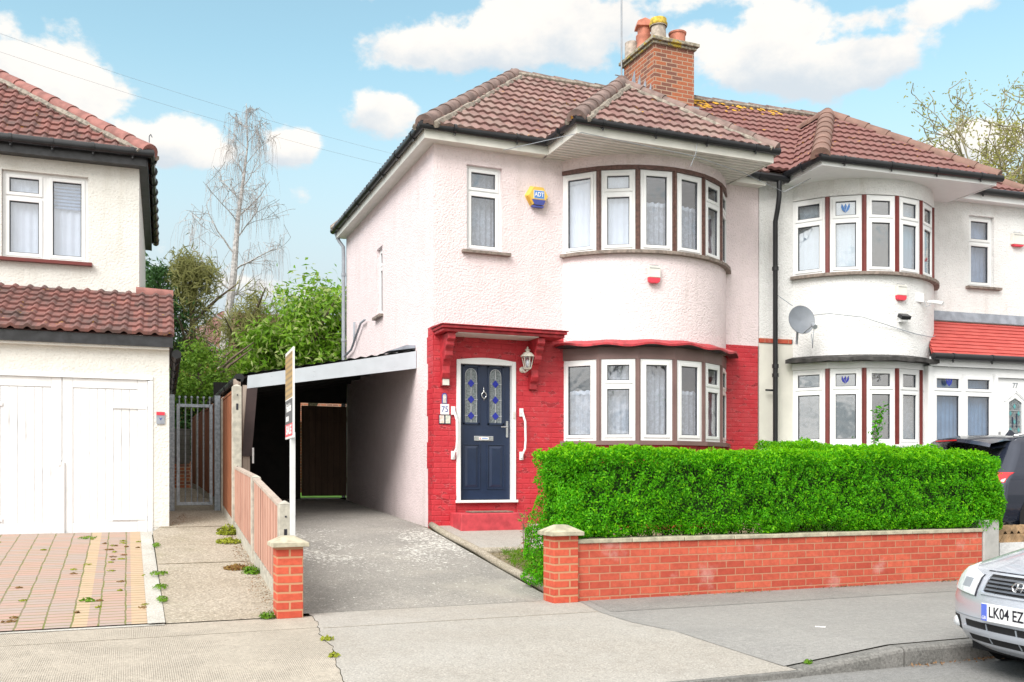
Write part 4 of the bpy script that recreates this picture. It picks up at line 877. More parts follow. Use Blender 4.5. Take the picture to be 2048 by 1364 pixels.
b = MB(); b.box(4.20, 4.225, -.79, -.756, 1.80, 1.98); b.build('door_handle', M['steel'], nd)
# white CCTV, floodlight, alarm etc. are things of their own below
NH.location = NO; NH.rotation_euler = (0, 0, ang)

# ================================================================== left house with garage
LH = thing('detached_house', 'cream roughcast house with a red tiled lean-to garage roof above white wooden garage doors', 'house')
b = MB(); wall_cells(b, 'x', -9, 0, .3, 3.0, 0, .22, [(-2.36, -.235, .42, 2.47)]); b.box(-.22, 0, .22, 8.5, .3, 3.0); b.build('garage_wall', M['cream'], LH)
b = MB(); wall_cells(b, 'x', -9, -.4, 3.0, 5.9, 1.7, .25, [(-2.17, -1.075, 4.25, 5.47)]); b.box(-.65, -.4, 1.95, 7.0, .5, 5.9); b.box(-9, -.65, 6.8, 7.0, .5, 5.9); b.build('wall', M['cream'], LH)
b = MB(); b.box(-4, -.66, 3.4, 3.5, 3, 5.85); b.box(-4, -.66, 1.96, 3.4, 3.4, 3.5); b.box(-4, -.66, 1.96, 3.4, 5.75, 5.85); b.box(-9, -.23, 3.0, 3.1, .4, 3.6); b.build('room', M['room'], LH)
light(LH, (-2.168, 1.76), (-1.622, 1.76), 4.25, 5.47, 5.12, curtain='blind'); light(LH, (-1.622, 1.76), (-1.077, 1.76), 4.25, 5.47, None, curtain='blind')
b = MB(); b.box(-2.6, -1.02, 1.62, 1.755, 4.2, 4.246); b.build('window_sill', M['maroon'], LH)
b = MB()
for k in range(9): b.box(-1.56, -1.14, 1.815, 1.83, 5.02 + k * .048, 5.05 + k * .048)
b.build('slatted_blind', M['blueblind'], LH)
kl = dict(tw=.182, g=.255, amp=.032, th=.03, kind='roll')
rl = roof_plane('roof', M['tileL'], LH, (-9, 1.48, 5.84), (1, 0, 0), (0, 1, 0), 2.75, 2.02, [(0, 0), (8.78, 0), (6.03, math.hypot(2.75, 2.02)), (0, math.hypot(2.75, 2.02))], **kl)
roof_plane('roof', M['tileL'], LH, (-.22, 1.48, 5.84), (0, 1, 0), (-1, 0, 0), 2.75, 2.02, [(0, 0), (5.5, 0), (2.75, math.hypot(2.75, 2.02))], **kl)
roof_plane('roof', M['tileL'], LH, (-.22, 6.98, 5.84), (-1, 0, 0), (0, -1, 0), 2.75, 2.02, [(0, 0), (8.78, 0), (8.78, math.hypot(2.75, 2.02)), (2.75, math.hypot(2.75, 2.02))], **kl)
ridge('hip_tiles', (-.25, 1.51, 5.90), (-2.97, 4.23, 7.90), M['ridgeL'], rl, r=.125)
ridge('ridge_tiles', (-2.9, 4.23, 7.90), (-9, 4.23, 7.90), M['ridgeL'], rl, r=.12)
roof_plane('garage_roof', M['tileL'], LH, (-9, -.14, 3.03), (1, 0, 0), (0, 1, 0), 1.84, .84, [(0, 0), (9.06, 0), (9.06, math.hypot(1.84, .84)), (0, math.hypot(1.84, .84))], **kl)
roof_plane('garage_roof', M['tileL'], LH, (.06, 3.54, 3.03), (-1, 0, 0), (0, -1, 0), 1.84, .84, [(0, 0), (.42, 0), (.42, math.hypot(1.84, .84)), (0, math.hypot(1.84, .84))], **kl)
ridge('ridge_tiles', (-.42, 1.72, 3.89), (.065, 1.72, 3.89), M['ridgeL'], rl, r=.11, mortar=False)
b = MB(); b.box(-9, .02, -.115, -.085, 2.87, 3.0); b.box(.02, .045, -.115, 1.7, 2.86, 3.0); b.build('garage_fascia', M['blackwood'], LH)
b = MB(); b.box(-9, .0, -.084, -.001, 2.84, 2.872); b.build('garage_soffit', M['cream'], LH)
b = MB(); b.box(-9, -.3, 1.52, 1.55, 5.66, 5.82); b.box(-.32, -.28, 1.55, 6.9, 5.66, 5.82); b.box(-9, -.32, 1.55, 1.7, 5.665, 5.68); b.box(-.4, -.32, 1.7, 6.9, 5.665, 5.68); b.build('fascia', M['blackwood'], LH)
gutter(LH, [(-9, 1.46, 5.83), (-.22, 1.46, 5.83), (-.21, 6.95, 5.83)], r=.062, brk=.5)
b = MB(); b.tube([(-.26, 1.50, 6.0), (-.26, 1.47, 6.08), (-.24, 1.44, 6.10), (-.22, 1.45, 6.06)], .009, 6); b.build('hip_iron', M['galv'], LH)
gutter(LH, [(.09, .0, 2.80), (.09, 8.4, 2.80)], r=.06, brk=1.0)
def garage_leaf(xa, xb, hinge):
    b = MB(); y = .03
    b.box(xa, xb, y, y + .04, .45, 2.45)
    n = max(1, round((xb - xa - .24) / .092)); w_ = (xb - xa - .24) / n
    for i in range(n): b.box(xa + .12 + i * w_ + .004, xa + .12 + (i + 1) * w_ - .004, y - .008, y - .0005, .64, 2.32)
    b.box(xa, xa + .118, y - .016, y - .0005, .45, 2.45); b.box(xb - .118, xb, y - .016, y - .0005, .45, 2.45); b.box(xa + .12, xb - .12, y - .016, y - .0005, .45, .63); b.box(xa + .12, xb - .12, y - .016, y - .0005, 2.33, 2.45)
    d = b.build('garage_door', M['garage'], LH, bevel=.003)
    for zz in (.66, 2.08):
        h = MB(); h0, h1 = (xb - .42, xb - .01) if hinge > 0 else (xa + .01, xa + .42)
        h.box(h0, h1, y - .026, y - .017, zz, zz + .045); h.build('strap_hinge', M['white'], d)
    return d
garage_leaf(-2.34, -1.262, -1); d2 = garage_leaf(-1.255, -.262, 1)
b = MB(); b.box(-1.30, -1.27, -.02, .012, 1.35, 1.42); b.box(-1.275, -1.23, -.012, .006, .45, 1.4); b.build('door_latch', M['white'], d2)
b = MB(); b.box(-.258, -.20, -.012, .1, .42, 2.44); b.box(-2.4, -.20, -.014, .1, 2.452, 2.50); b.build('garage_door_frame', M['white'], LH)
b = MB(); b.box(-2.4, -.2, -.02, .3, .40, .447); b.build('garage_threshold', M['concrete'], LH)
LO = Vector((.5, 13.0, 0)); LR = Matrix.Rotation(R(-1.87), 4, 'Z'); LH.location = LO; LH.rotation_euler = (0, 0, R(-1.87))
def lw(x, y, z): return LO + LR @ Vector((x, y, z))
p = lw(-.105, -.012, 1.98)
sg = thing('notice_plate', 'small grey plate with a red top band on the cream garage wall', 'sign', p)
b = MB(); b.box(p.x - .05, p.x + .05, p.y - .006, p.y + .006, 1.89, 2.0); b.build('plate', M['lead'], sg)
b = MB(); b.box(p.x - .05, p.x + .05, p.y - .008, p.y + .006, 2.003, 2.045); b.build('red_band', M['redsign'], sg)
b = MB(); b.prism([(-.02, .02), (0, -.02), (.02, .02), (0, .005)], (p.x, p.y - .0065, 1.955), (1, 0, 0), (0, 0, 1), (0, -1, 0), 0, .002); b.build('emblem', M['blue'], sg)

# ================================================================== carport
CP = thing('carport', 'lean-to carport with a pale blue-grey fascia board on the side of the pink house', 'carport', (2.8, 13.8, .55))
b = MB(); b.prism([(1.56, 2.455), (4.03, 2.845), (4.03, 3.105), (1.57, 2.635)], (0, 0, 0), (1, 0, 0), (0, 0, 1), (0, 1, 0), 13.74, 13.775)
for xx in (1.9, 2.5, 3.1, 3.7):
    for dz in (.06, .13): b.lathe([(.008, 0), (.006, .003)], (xx, 13.7405, 2.46 + (xx - 1.57) * .158 + dz), 'y', 6)
b.build('fascia_board', M['bluepaint'], CP)
b = MB(); rows = []
for y in (13.74, 18.9): rows.append([(x, y, 2.66 + (x - 1.5) * .186 + .012 * math.sin(x * 40)) for x in fr(1.47, 4.03, 60)])
b.grid(rows); b.grid([[(x, y, z - .03) for x, y, z in r] for r in rows]); b.box(1.5, 4.02, 13.73, 13.745, 2.64, 2.648) if False else None
b.build('roof_sheet', plain('felt_roof', (.16, .165, .17), .85, .2), CP)
b = MB(); b.prism([(3.6, 3.09), (4.035, 3.16), (4.035, 3.2), (3.9, 3.2)], (0, 0, 0), (1, 0, 0), (0, 0, 1), (0, 1, 0), 13.8, 14.2); b.build('roof_flashing', M['lead'], CP)
b = MB(); b.tube([(1.46, 13.72, 2.60), (1.46, 18.9, 2.60)], .06, 10)
for y in fr(13.9, 18.6, 6): b.tube([(1.46, y - .03, 2.60), (1.46, y + .03, 2.60)], .072, 10)
b.build('gutter', M['black'], CP, smooth=True, auto=50)
b = MB(); b.box(1.47, 1.50, 13.85, 18.8, .5, 2.62); b.box(1.5, 3.12, 18.6, 18.64, .6, 3.0); b.build('blackout_boarding', M['dark'], CP)  # boarding added to close the carport and keep its inside dark
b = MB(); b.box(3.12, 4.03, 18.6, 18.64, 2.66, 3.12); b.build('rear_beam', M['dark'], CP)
b = MB(); b.box(3.14, 4.02, 18.58, 18.62, .84, 2.60); b.box(3.14, 4.02, 18.55, 18.578, 1.1, 1.2); b.box(3.14, 4.02, 18.55, 18.578, 2.3, 2.4); b.build('rear_gate', M['gatewood'], CP)
b = MB(); b.prism([(1.49, 1.50), (1.62, 1.50), (1.70, 2.47), (1.555, 2.45)], (0, 0, 0), (1, 0, 0), (0, 0, 1), (0, 1, 0), 13.72, 13.738); b.build('trim_board', M['darkbrown'], CP)
b = MB(); b.box(1.50, 1.60, 13.745, 13.85, .45, 2.5); b.build('post', M['rail'], CP)
b = MB(); b.box(1.41, 1.44, 13.70, 13.72, 1.88, 2.55); b.box(1.38, 1.47, 13.72, 13.84, 2.48, 2.58); b.build('timber_offcut', M['rail'], CP)
b = MB(); b.box(1.625, 1.65, 13.70, 13.72, 1.40, 1.62); b.build('white_strip', M['white'], CP)
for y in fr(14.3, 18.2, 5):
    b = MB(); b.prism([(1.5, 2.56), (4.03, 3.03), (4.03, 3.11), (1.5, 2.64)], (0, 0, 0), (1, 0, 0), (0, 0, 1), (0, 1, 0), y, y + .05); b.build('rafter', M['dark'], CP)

# ================================================================== fences
def conc_post(parent, x, y, z0, z1, holes=True, w=.1):
    b = MB(); h = w / 2; b.box(x - h, x + h, y - h, y + h, z0, z1)
    b.add([(x - h, y - h, z1), (x + h, y - h, z1), (x + h, y + h, z1), (x - h, y + h, z1), (x, y, z1 + .035)], [(0, 1, 4), (1, 2, 4), (2, 3, 4), (3, 0, 4)])
    o = b.build('post', M['concrete'], parent, bevel=.008)
    if holes:
        hb = MB()
        for zz in ((z1 - .30, z1 - .22),) + (((z1 - 1.22, z1 - 1.13),) if z1 - z0 > 1.4 else ()):
            hb.box(x - .012, x + .014, y - h - .003, y - h + .02, zz[0], zz[1]); hb.lathe([(.009, 0), (.009, .004)], (x + .003, y - h - .0005, zz[1] + .11), 'y', 8)
        hb.build('post_slot', M['text_dark'], o)
    return o
FX = 1.29
LF = thing('low_fence', 'low faded brown boarded fence stepping down beside the driveway to the brick pier', 'fence', (FX, 10.4, .2))
def slope_panel(parent, y0, y1, zb0, zb1, zt0, zt1, mat, railmat, x=FX, gravel=True):
    b = MB(); b.prism([(y0, zb0 + .17), (y1, zb1 + .17), (y1, zt1), (y0, zt0)], (0, 0, 0), (0, 1, 0), (0, 0, 1), (1, 0, 0), x - .016, x + .012)
    n = int((y1 - y0) / .09)
    for i in range(n):
        ya = y0 + (y1 - y0) * i / n; yb_ = y0 + (y1 - y0) * (i + 1) / n - .006; f = lambda y, a, c: a + (c - a) * (y - y0) / (y1 - y0)
        b.prism([(ya, f(ya, zb0, zb1) + .18), (yb_, f(yb_, zb0, zb1) + .18), (yb_, f(yb_, zt0, zt1) - .004), (ya, f(ya, zt0, zt1) - .004)], (0, 0, 0), (0, 1, 0), (0, 0, 1), (-1, 0, 0), .016 - x, .026 - x + .004 * (i % 2))
    o = b.build('panel', mat, parent)
    b = MB(); b.prism([(y0, zt0), (y1, zt1), (y1, zt1 + .03), (y0, zt0 + .03)], (0, 0, 0), (0, 1, 0), (0, 0, 1), (1, 0, 0), x - .035, x + .03); b.build('capping_rail', railmat, o)
    if gravel:
        b = MB(); b.prism([(y0, zb0 - .1), (y1, zb1 - .1), (y1, zb1 + .165), (y0, zb0 + .165)], (0, 0, 0), (0, 1, 0), (0, 0, 1), (1, 0, 0), x - .03, x + .03); b.build('gravel_board', M['concrete'], o)
    return o
slope_panel(LF, 8.58, 10.50, .03, .24, .92, 1.165, M['fenceL'], M['rail']); slope_panel(LF, 10.60, 12.45, .25, .47, 1.19, 1.31, M['fenceL'], M['rail'])
conc_post(LF, FX, 8.53, -.1, .965, w=.11); conc_post(LF, FX, 10.55, .1, 1.20, False)
TF = thing('tall_fence', 'tall brown closeboard fence with concrete posts running back along the side passage', 'fence', (FX, 16, .7))
conc_post(TF, FX, 12.50, .3, 2.36, w=.115)
ty = [12.56, 14.15, 15.9, 17.7, 19.5, 21.3]
for i in range(5):
    y0, y1 = ty[i] + .0, ty[i + 1] - .1
    slope_panel(TF, y0, y1, zp(y0) - .05, zp(y1) - .05, 2.30 + .03 * i, 2.30 + .03 * i, M['fence'], M['fence'])
    if i < 4: conc_post(TF, FX, ty[i + 1] - .05, .4, 2.33 + .03 * i, False)
BFN = thing('back_fence', 'grey timber and brick fence closing the far end of the side passage', 'fence', (.8, 21.5, .9))
b = MB(); b.box(-.2, 1.25, 21.5, 21.55, 1.5, 2.25); b.build('panel', wood_mat('grey_fence', (.10, .09, .085), (.16, .145, .135), boards=.1, axis='z'), BFN)
b = MB(); b.box(-.2, 1.25, 21.45, 21.6, .8, 1.49); b.build('brick_base', M['chimbrick'], BFN)
# steel side gate
SG = thing('side_gate', 'galvanised steel bar gate with ball finials between the cream garage and the fence', 'gate', (.9, 14.4, .72))
for xx in (.585, 1.215):
    b = MB(); b.box(xx - .04, xx + .04, 14.36, 14.44, .5, 2.39); b.build('gate_post', M['galv'], SG, bevel=.004)
b = MB()
for xx in (.675, 1.125): b.box(xx - .022, xx + .022, 14.378, 14.422, .80, 2.26)
for zz in (.80, 2.215): b.box(.697, 1.103, 14.378, 14.422, zz, zz + .045)
b.build('gate_frame', M['galv'], SG, bevel=.003)
for i in range(6):
    xx = .69 + i * .0835; b = MB(); b.tube([(xx, 14.4, .845 if 0 < i < 5 else 2.26), (xx, 14.4, 2.34)], .010, 8); b.lathe([(.004, -.02), (.018, -.01), (.021, .003), (.015, .017), (.003, .023)], (xx, 14.4, 2.355), n=10); b.build('bar', M['galv'], SG, smooth=True, auto=40)
b = MB(); b.box(.635, .652, 14.36, 14.375, 1.42, 1.50); b.build('latch', M['darkbrown'], SG)

# ================================================================== front wall and piers
def pier(parent, x0, x1, y0, y1, z1, cap, name='pier'):
    b = MB(); b.box(x0, x1, y0, y1, -.06, z1); o = b.build(name, M['pierbrick'], parent, bevel=.004)
    b = MB(); e = .045; cx_, cy_ = (x0 + x1) / 2, (y0 + y1) / 2; k = .05
    b.box(x0 - e, x1 + e, y0 - e, y1 + e, z1, z1 + .035)
    V = [(x0 - e, y0 - e, z1 + .035), (x1 + e, y0 - e, z1 + .035), (x1 + e, y1 + e, z1 + .035), (x0 - e, y1 + e, z1 + .035), (cx_ - k, cy_ - k, z1 + cap), (cx_ + k, cy_ - k, z1 + cap), (cx_ + k, cy_ + k, z1 + cap), (cx_ - k, cy_ + k, z1 + cap)]
    b.add(V, [(0, 1, 5, 4), (1, 2, 6, 5), (2, 3, 7, 6), (3, 0, 4, 7), (4, 5, 6, 7)]); b.build('pier_cap', M['coping'], o if name == 'pier' else parent, bevel=.006)
    return o
LP = thing('gate_pier', 'short free-standing orange brick pier with a stone cap at the end of the low fence', 'pier', (1.28, 8.26, 0))
pier(LP, 1.17, 1.39, 8.15, 8.37, .61, .09, 'brickwork')
FW = thing('front_wall', 'low orange brick garden wall with stone coping under the clipped green hedge', 'wall', (6.5, 8.25, 0))
pier(FW, 3.745, 4.0, 8.15, 8.40, .645, .10)
b = MB(); b.box(4.0, 9.27, 8.185, 8.40, -.06, .563); b.build('brickwork', M['wallbrick'], FW)
xq = 4.0
while xq < 9.2:
    b = MB(); xe = min(xq + .6, 9.27); b.box(xq + .004, xe - .004, 8.165, 8.42, .564, .605); b.build('coping_stone', M['coping'], FW, bevel=.006); xq = xe
EP = thing('concrete_post', 'square grey concrete post at the right hand end of the brick garden wall', 'post', (9.42, 8.25, 0))
b = MB(); b.box(9.285, 9.53, 8.17, 8.40, -.06, .70); b.build('post_shaft', plain('grey_cement', (.40, .40, .385), .9, .12, 6, .3, 50), EP, bevel=.01)
NWL = thing('neighbour_wall', 'low white painted wall topped with brown zigzag brick edging in front of the white house', 'wall', (11.5, 8.6, 0))
b = MB(); b.box(9.95, 15, 8.52, 8.72, -.06, .395); b.build('white_base', render_mat('flaking_white', (.74, .75, .76), (.45, .44, .42), 14, .8, .5), NWL)
b = MB(); b.box(9.95, 15, 8.54, 8.70, .396, .50)
xq = 9.96
while xq < 14.9:
    b.prism([(-.09, 0), (.09, 0), (.0, .105)], (xq + .05, 8.545, .502), (1, 0, 0), (0, 0, 1), (0, 1, 0), 0, .13)
    b.prism([(0, .0), (.05, 0), (.13, .105), (.08, .105)], (xq, 8.536, .396), (1, 0, 0), (0, 0, 1), (0, 1, 0), -.004, .001); xq += .115
b.build('zigzag_edging', plain('brown_edging', (.36, .235, .13), .8, .35, 9, .4, 30), NWL)

# ================================================================== for sale board
FS = thing('sale_board', 'white post carrying a narrow estate agent SALE board behind the left brick pier', 'sign', (1.36, 8.45, 0))
b = MB(); b.box(1.328, 1.372, 8.44, 8.485, -.05, 1.60); b.build('post', plain('grey_white_post', (.62, .64, .66), .5, .06), FS, bevel=.003)
bu, bv = Vector((-.035, -.999, 0)).normalized(), Vector((0, 0, 1)); bn = bu.cross(bv)   # reads from the far edge to the near edge
if bn.x > 0: bn = -bn
BC = Vector((1.345, 8.50, 0))
def bquad(b, a0, a1, z0, z1, d0, d1): b.obox(BC, bu, bv, bn, a0, a1, z0, z1, d0, d1)
b = MB(); bquad(b, -.27, .27, 1.545, 2.325, .004, .02); bd = b.build('board', M['white'], FS, bevel=.002)
b = MB(); bquad(b, -.25, .25, 1.90, 2.295, .0202, .022)
m, t, bb, co, out = newmat('gold_pattern'); sp = t.node('ShaderNodeSeparateXYZ'); t.l.new(co, sp.inputs[0])
fa = t.m('ABSOLUTE', t.m('SINE', t.m('MULTIPLY', sp.outputs[1], 42))); fb = t.m('ABSOLUTE', t.m('SINE', t.m('MULTIPLY', sp.outputs[2], 62))); t.put(bb.inputs['Base Color'], t.mixc(t.sstep(t.m('ADD', fa, fb), .85, 1.05), (.10, .08, .07), (.42, .28, .11))); M['pattern'] = m
b.build('pattern_panel', M['pattern'], bd)
b = MB(); bquad(b, -.25, .25, 1.675, 1.888, .0202, .022); b.build('dark_panel', plain('charcoal_panel', (.075, .08, .09), .5, .05), bd)
b = MB(); bquad(b, -.25, .25, 1.565, 1.674, .0202, .022); b.build('red_panel', M['redsign'], bd)
tu = bu if bu.cross(bv).dot(bn) > 0 else -bu
text('board_lettering', 'SALE', .105, BC + bn * .0222 + bv * 1.618 , tu, bv, M['text_white'], bd, .001, 1.7, .003)
text('board_lettering', 'fields', .10, BC + bn * .0222 + bv * 1.815, tu, bv, M['text_white'], bd, .001, 1.6, .002)
b = MB(); bquad(b, -.2, .0, 1.70, 1.745, .0222, .023); b.build('pale_patch', M['white'], bd)
b = MB(); b.tube([(1.29, 8.455, .66), (1.35, 8.43, .67), (1.385, 8.46, .66), (1.35, 8.5, .66)], .006, 5); b.build('tie', M['white'], FS)

# ================================================================== small things on the walls
def alarm(label, cpos, dirn, w=.19, h=.27, col='white', red=.30, solar=True):
    p = Vector(cpos); n = Vector(dirn).normalized(); u = Vector((-n.y, n.x, 0)); z = Vector((0, 0, 1))
    if u.cross(z).dot(n) < 0: u = -u
    t_ = thing('alarm_box', label, 'alarm box', p)
    b = MB(); b.obox(p, u, z, n, -w / 2, w / 2, -h / 2 + h * red, h / 2 - .03, 0, .065); b.add([p + u * a + z * c + n * d for a, c, d in ((-w / 2, h / 2 - .03, .065), (w / 2, h / 2 - .03, .065), (w / 2, h / 2, .02), (-w / 2, h / 2, .02))], [(0, 1, 2, 3)]); b.build('housing', M['offwhite'], t_, bevel=.008)
    r = MB(); r.prism([(-w / 2, -h / 2 + h * red - .002), (-w / 2 + .012, -h / 2 + .02), (-w / 2 + .04, -h / 2), (w / 2 - .04, -h / 2), (w / 2 - .012, -h / 2 + .02), (w / 2, -h / 2 + h * red - .002)], p, u, z, n, 0, .062); r.build('red_lens', M['redsign'], t_, bevel=.006)
    if solar: q = MB(); q.add([p + u * a + z * c + n * d for a, c, d in ((-w * .42, h / 2 - .055, .070), (w * .42, h / 2 - .055, .070), (w * .4, h / 2 + .002, .026), (-w * .4, h / 2 + .002, .026))], [(0, 1, 2, 3)]); q.build('solar_strip', M['dish'], t_)
    return t_
alarm('white and red alarm box on the pink bow front below the upper window', (7.17, 12.118, 4.19), (-.13, -1, 0))
p = nw(2.12, -.82, 4.22); d_ = NR @ Vector((.03, -1, 0)); alarm('white and red alarm box on the white bow front beside a camera', p, d_)
p = nw(5.36, -.002, 5.52); alarm('plain white alarm box with thin red base at the right edge, beside a narrow window', p, NR @ Vector((0, -1, 0)), .26, .26, red=.14)
# yellow hexagon bell box
AD = thing('bell_box', 'yellow and blue hexagonal bell box beside the narrow upper window', 'alarm box', (5.63, 12.9, 5.17 + .2))
hc = Vector((5.63, 12.9, 5.375)); hx = lambda r: [(r * math.cos(R(60 * k)), r * math.sin(R(60 * k)) * .96) for k in range(6)]
big, sm = hx(.185), hx(.145)
b = MB(); P6 = [hc + Vector((a, 0, c)) for a, c in big] + [hc + Vector((a + .01, -.085, c)) for a, c in sm]
b.add(P6, [tuple(range(6, 12))[::-1]] + [(i, (i + 1) % 6, (i + 1) % 6 + 6, i + 6) for i in range(6)])
for i in range(6): 
    zq = -.02 - .017 * i; b.box(hc.x - .172 + .008 * i, hc.x - .15 + .010 * i, 12.835, 12.885, hc.z + zq - .005, hc.z + zq + .003)
b.build('housing', M['yellow'], AD, bevel=.006)
b = MB(); b.prism([(-.115, -.062), (.11, -.062), (.076, -.1405), (-.068, -.1405)], hc + Vector((.01, -.0865, 0)), (1, 0, 0), (0, 0, 1), (0, -1, 0), 0, .003); b.prism([(-.10, -.150), (.10, -.150), (.085, -.175), (-.085, -.175)], hc + Vector((0, -.03, 0)), (1, 0, 0), (0, 0, 1), (0, -1, 0), 0, .05); b.build('blue_base', M['blue'], AD)
b = MB(); b.box(hc.x - .072, hc.x + .100, 12.8105, 12.8135, hc.z - .048, hc.z + .074); b.build('white_border', M['white'], AD)
b = MB(); b.box(hc.x - .065, hc.x + .093, 12.808, 12.8102, hc.z - .041, hc.z + .067); b.build('blue_badge', M['bluesign'], AD)
text('lettering', 'ADT', .092, hc + Vector((.015, -.0935, .010)), (1, 0, 0), (0, 0, 1), M['text_white'], AD, .0012, .80, .0015)
# lantern
LN = thing('wall_lantern', 'cream traditional wall lantern to the right of the navy front door', 'lantern', (5.42, 12.88, 2.75))
lx, ly, lz = 5.42, 12.72, 2.80
b = MB(); b.lathe([(.045, 0), (.045, .012), (.02, .03)], (5.40, 12.884, 2.79), 'y', 14); b.tube([(5.40, 12.87, 2.79), (5.41, 12.80, 2.745), (lx, ly, 2.765), (lx, ly, 2.80)], .012, 8); b.build('arm', M['lantern'], LN, smooth=True, auto=40)
b = MB(); hexr = lambda r, z: [(lx + r * math.cos(R(60 * k + 30)), ly + r * math.sin(R(60 * k + 30)), z) for k in range(6)]
for k in range(6): b.tube([hexr(.05, lz + .0)[k], hexr(.085, lz + .17)[k]], .006, 5)
b.lathe([(.02, -.03), (.055, -.012), (.058, .0), (.02, .004)], (lx, ly, lz), n=6); b.lathe([(.105, .165), (.105, .178), (.06, .225), (.03, .235), (.028, .25), (.045, .262), (.03, .275), (.012, .285), (.014, .30), (.003, .315)], (lx, ly, lz), n=12); b.build('cage', M['lantern'], LN)
b = MB(); A = hexr(.046, lz + .004); B_ = hexr(.08, lz + .165); b.add(A + B_, [(i, (i + 1) % 6, (i + 1) % 6 + 6, i + 6) for i in range(6)]); b.build('pane', M['glass'], LN)
b = MB(); b.lathe([(.012, 0), (.028, .05), (.022, .09), (.006, .105)], (lx, ly, lz + .02), n=12); b.build('bulb', M['white'], LN, smooth=True)
# house number tiles
HN = thing('house_number', 'white ceramic tile with the number 75 beside the navy front door', 'house number', (4.20, 12.88, 2.17))
b = MB(); b.box(4.135, 4.265, 12.872, 12.8845, 2.10, 2.25); b.build('tile', M['white'], HN, bevel=.003)
text('digits', '75', .115, (4.20, 12.871, 2.173), (1, 0, 0), (0, 0, 1), M['blue'], HN, .0012, .95)
PQ = thing('wall_plaque', 'blue edged arched plaque above the house number tile', 'plaque', (4.19, 12.88, 2.25))
ar = lambda r, z0, zt_, x=4.195: [(x - r, z0), (x + r, z0)] + [(x + r * math.cos(t), zt_ + r * math.sin(t)) for t in fr(0, math.pi, 10)]
b = MB(); b.prism(ar(.038, 2.256, 2.37), (0, 12.8845, 0), (1, 0, 0), (0, 0, 1), (0, -1, 0), 0, .012); b.build('rim', M['blue'], PQ)
b = MB(); b.prism(ar(.026, 2.262, 2.365), (0, 12.872, 0), (1, 0, 0), (0, 0, 1), (0, -1, 0), 0, .003); b.build('face', plain('painted_ceramic', (.60, .56, .52), .3, .35, 60), PQ)
for xx, c1, c2, lab in ((4.155, (.65, .42, .30), (.78, .72, .70), 'small picture tile with warm colours under the left of the house number'), (4.245, (.40, .52, .42), (.76, .74, .55), 'small picture tile with green colours under the right of the house number')):
    pt = thing('picture_tile', lab, 'tile', (xx, 12.88, 2.03)); b = MB(); b.box(xx - .043, xx + .043, 12.874, 12.8845, 1.965, 2.095); b.build('frame', M['navy'], pt)
    m, t, bb, co, out = newmat('picture'); nz_ = t.noise(co, 36, 3, .6, 1); t.put(bb.inputs['Base Color'], t.mixc(.55, t.mixc(t.sstep(t.noise(co, 30, 2), .45, .55), c1, c2), t.mixc(.6, nz_, (.8, .75, .7)))); b = MB(); b.box(xx - .035, xx + .035, 12.8715, 12.8735, 1.975, 2.087); b.build('picture', m, pt)
# doormat
DMt = thing('doormat', 'worn brown doormat lying on the red doorstep', 'doormat', (4.8, 12.6, .703)); b = MB(); b.box(4.48, 5.10, 12.48, 12.78, .703, .722); b.build('mat', plain('coir_mat', (.20, .15, .12), .95, .35, 12, .8, 90), DMt, bevel=.004)
# satellite dish on the white house
sc_ = nw(.37, -.64, 3.70)
SD = thing('satellite_dish', 'grey oval satellite dish on the left of the white bow front', 'satellite dish', sc_)
nd_ = (Vector((-.35, -1, .28))).normalized(); ru = Vector((1, -.35, 0)).normalized(); rv = nd_.cross(ru).normalized()
if rv.z < 0: rv = -rv
b = MB(); rows = []
for k, rr in enumerate((.001, .08, .15, .20, .212)): rows.append([sc_ + ru * rr * math.cos(t) + rv * rr * 1.14 * math.sin(t) + nd_ * (rr * rr * 1.1) for t in fr(0, 2 * math.pi, 28)])
b.grid(rows); b.grid([[q - nd_ * .012 for q in r] for r in rows], True); b.build('reflector', M['dish'], SD, smooth=True)
ft = sc_ + rv * -.17 + nd_ * .26 + ru * .10
b = MB(); b.tube([sc_ - rv * .23 + nd_ * .03, ft], .012, 6); b.tube([sc_ - nd_ * .012, sc_ - nd_ * .16 - Vector((0, 0, .10)), sc_ - nd_ * .2 - Vector((0, 0, .3))], .02, 8); b.build('arm', M['grey'], SD, smooth=True, auto=40)
b = MB(); b.tube([ft - nd_ * .05 + rv * .02, ft + nd_ * .04 - rv * .07], [.03, .038], 10); b.build('receiver', M['grey'], SD, smooth=True, auto=40)
b = MB(); b.tube([ft - rv * .06, ft - Vector((.02, 0, .25)), ft - Vector((-.06, -.1, .36)), ft - Vector((-.12, -.2, .12))], .006, 5); b.build('cable', M['grey'], SD, smooth=True)
# cable over the bow front
pts = [nw(x, y, z) for x, y, z in ((.62, -.50, 3.82), (.9, -.66, 3.84), (1.4, -.83, 3.78), (1.9, -.855, 3.66), (2.4, -.83, 3.56), (2.9, -.66, 3.55), (3.1, -.52, 3.6))]
b = MB(); b.tube(pts, .007, 5); tag(b.build('wall_cable', M['grey'], None, smooth=True), 'thin dark cable sagging across the white bow front from the dish', 'cable')
pts = [nw(x, y, z) for x, y, z in ((.25, -.08, 4.4), (.3, -.1, 4.2), (.38, -.4, 3.98))]
b = MB(); b.tube(pts, .006, 5); tag(b.build('dish_cable', M['grey'], None, smooth=True), 'thin cable dropping from the black drainpipe to the satellite dish', 'cable')
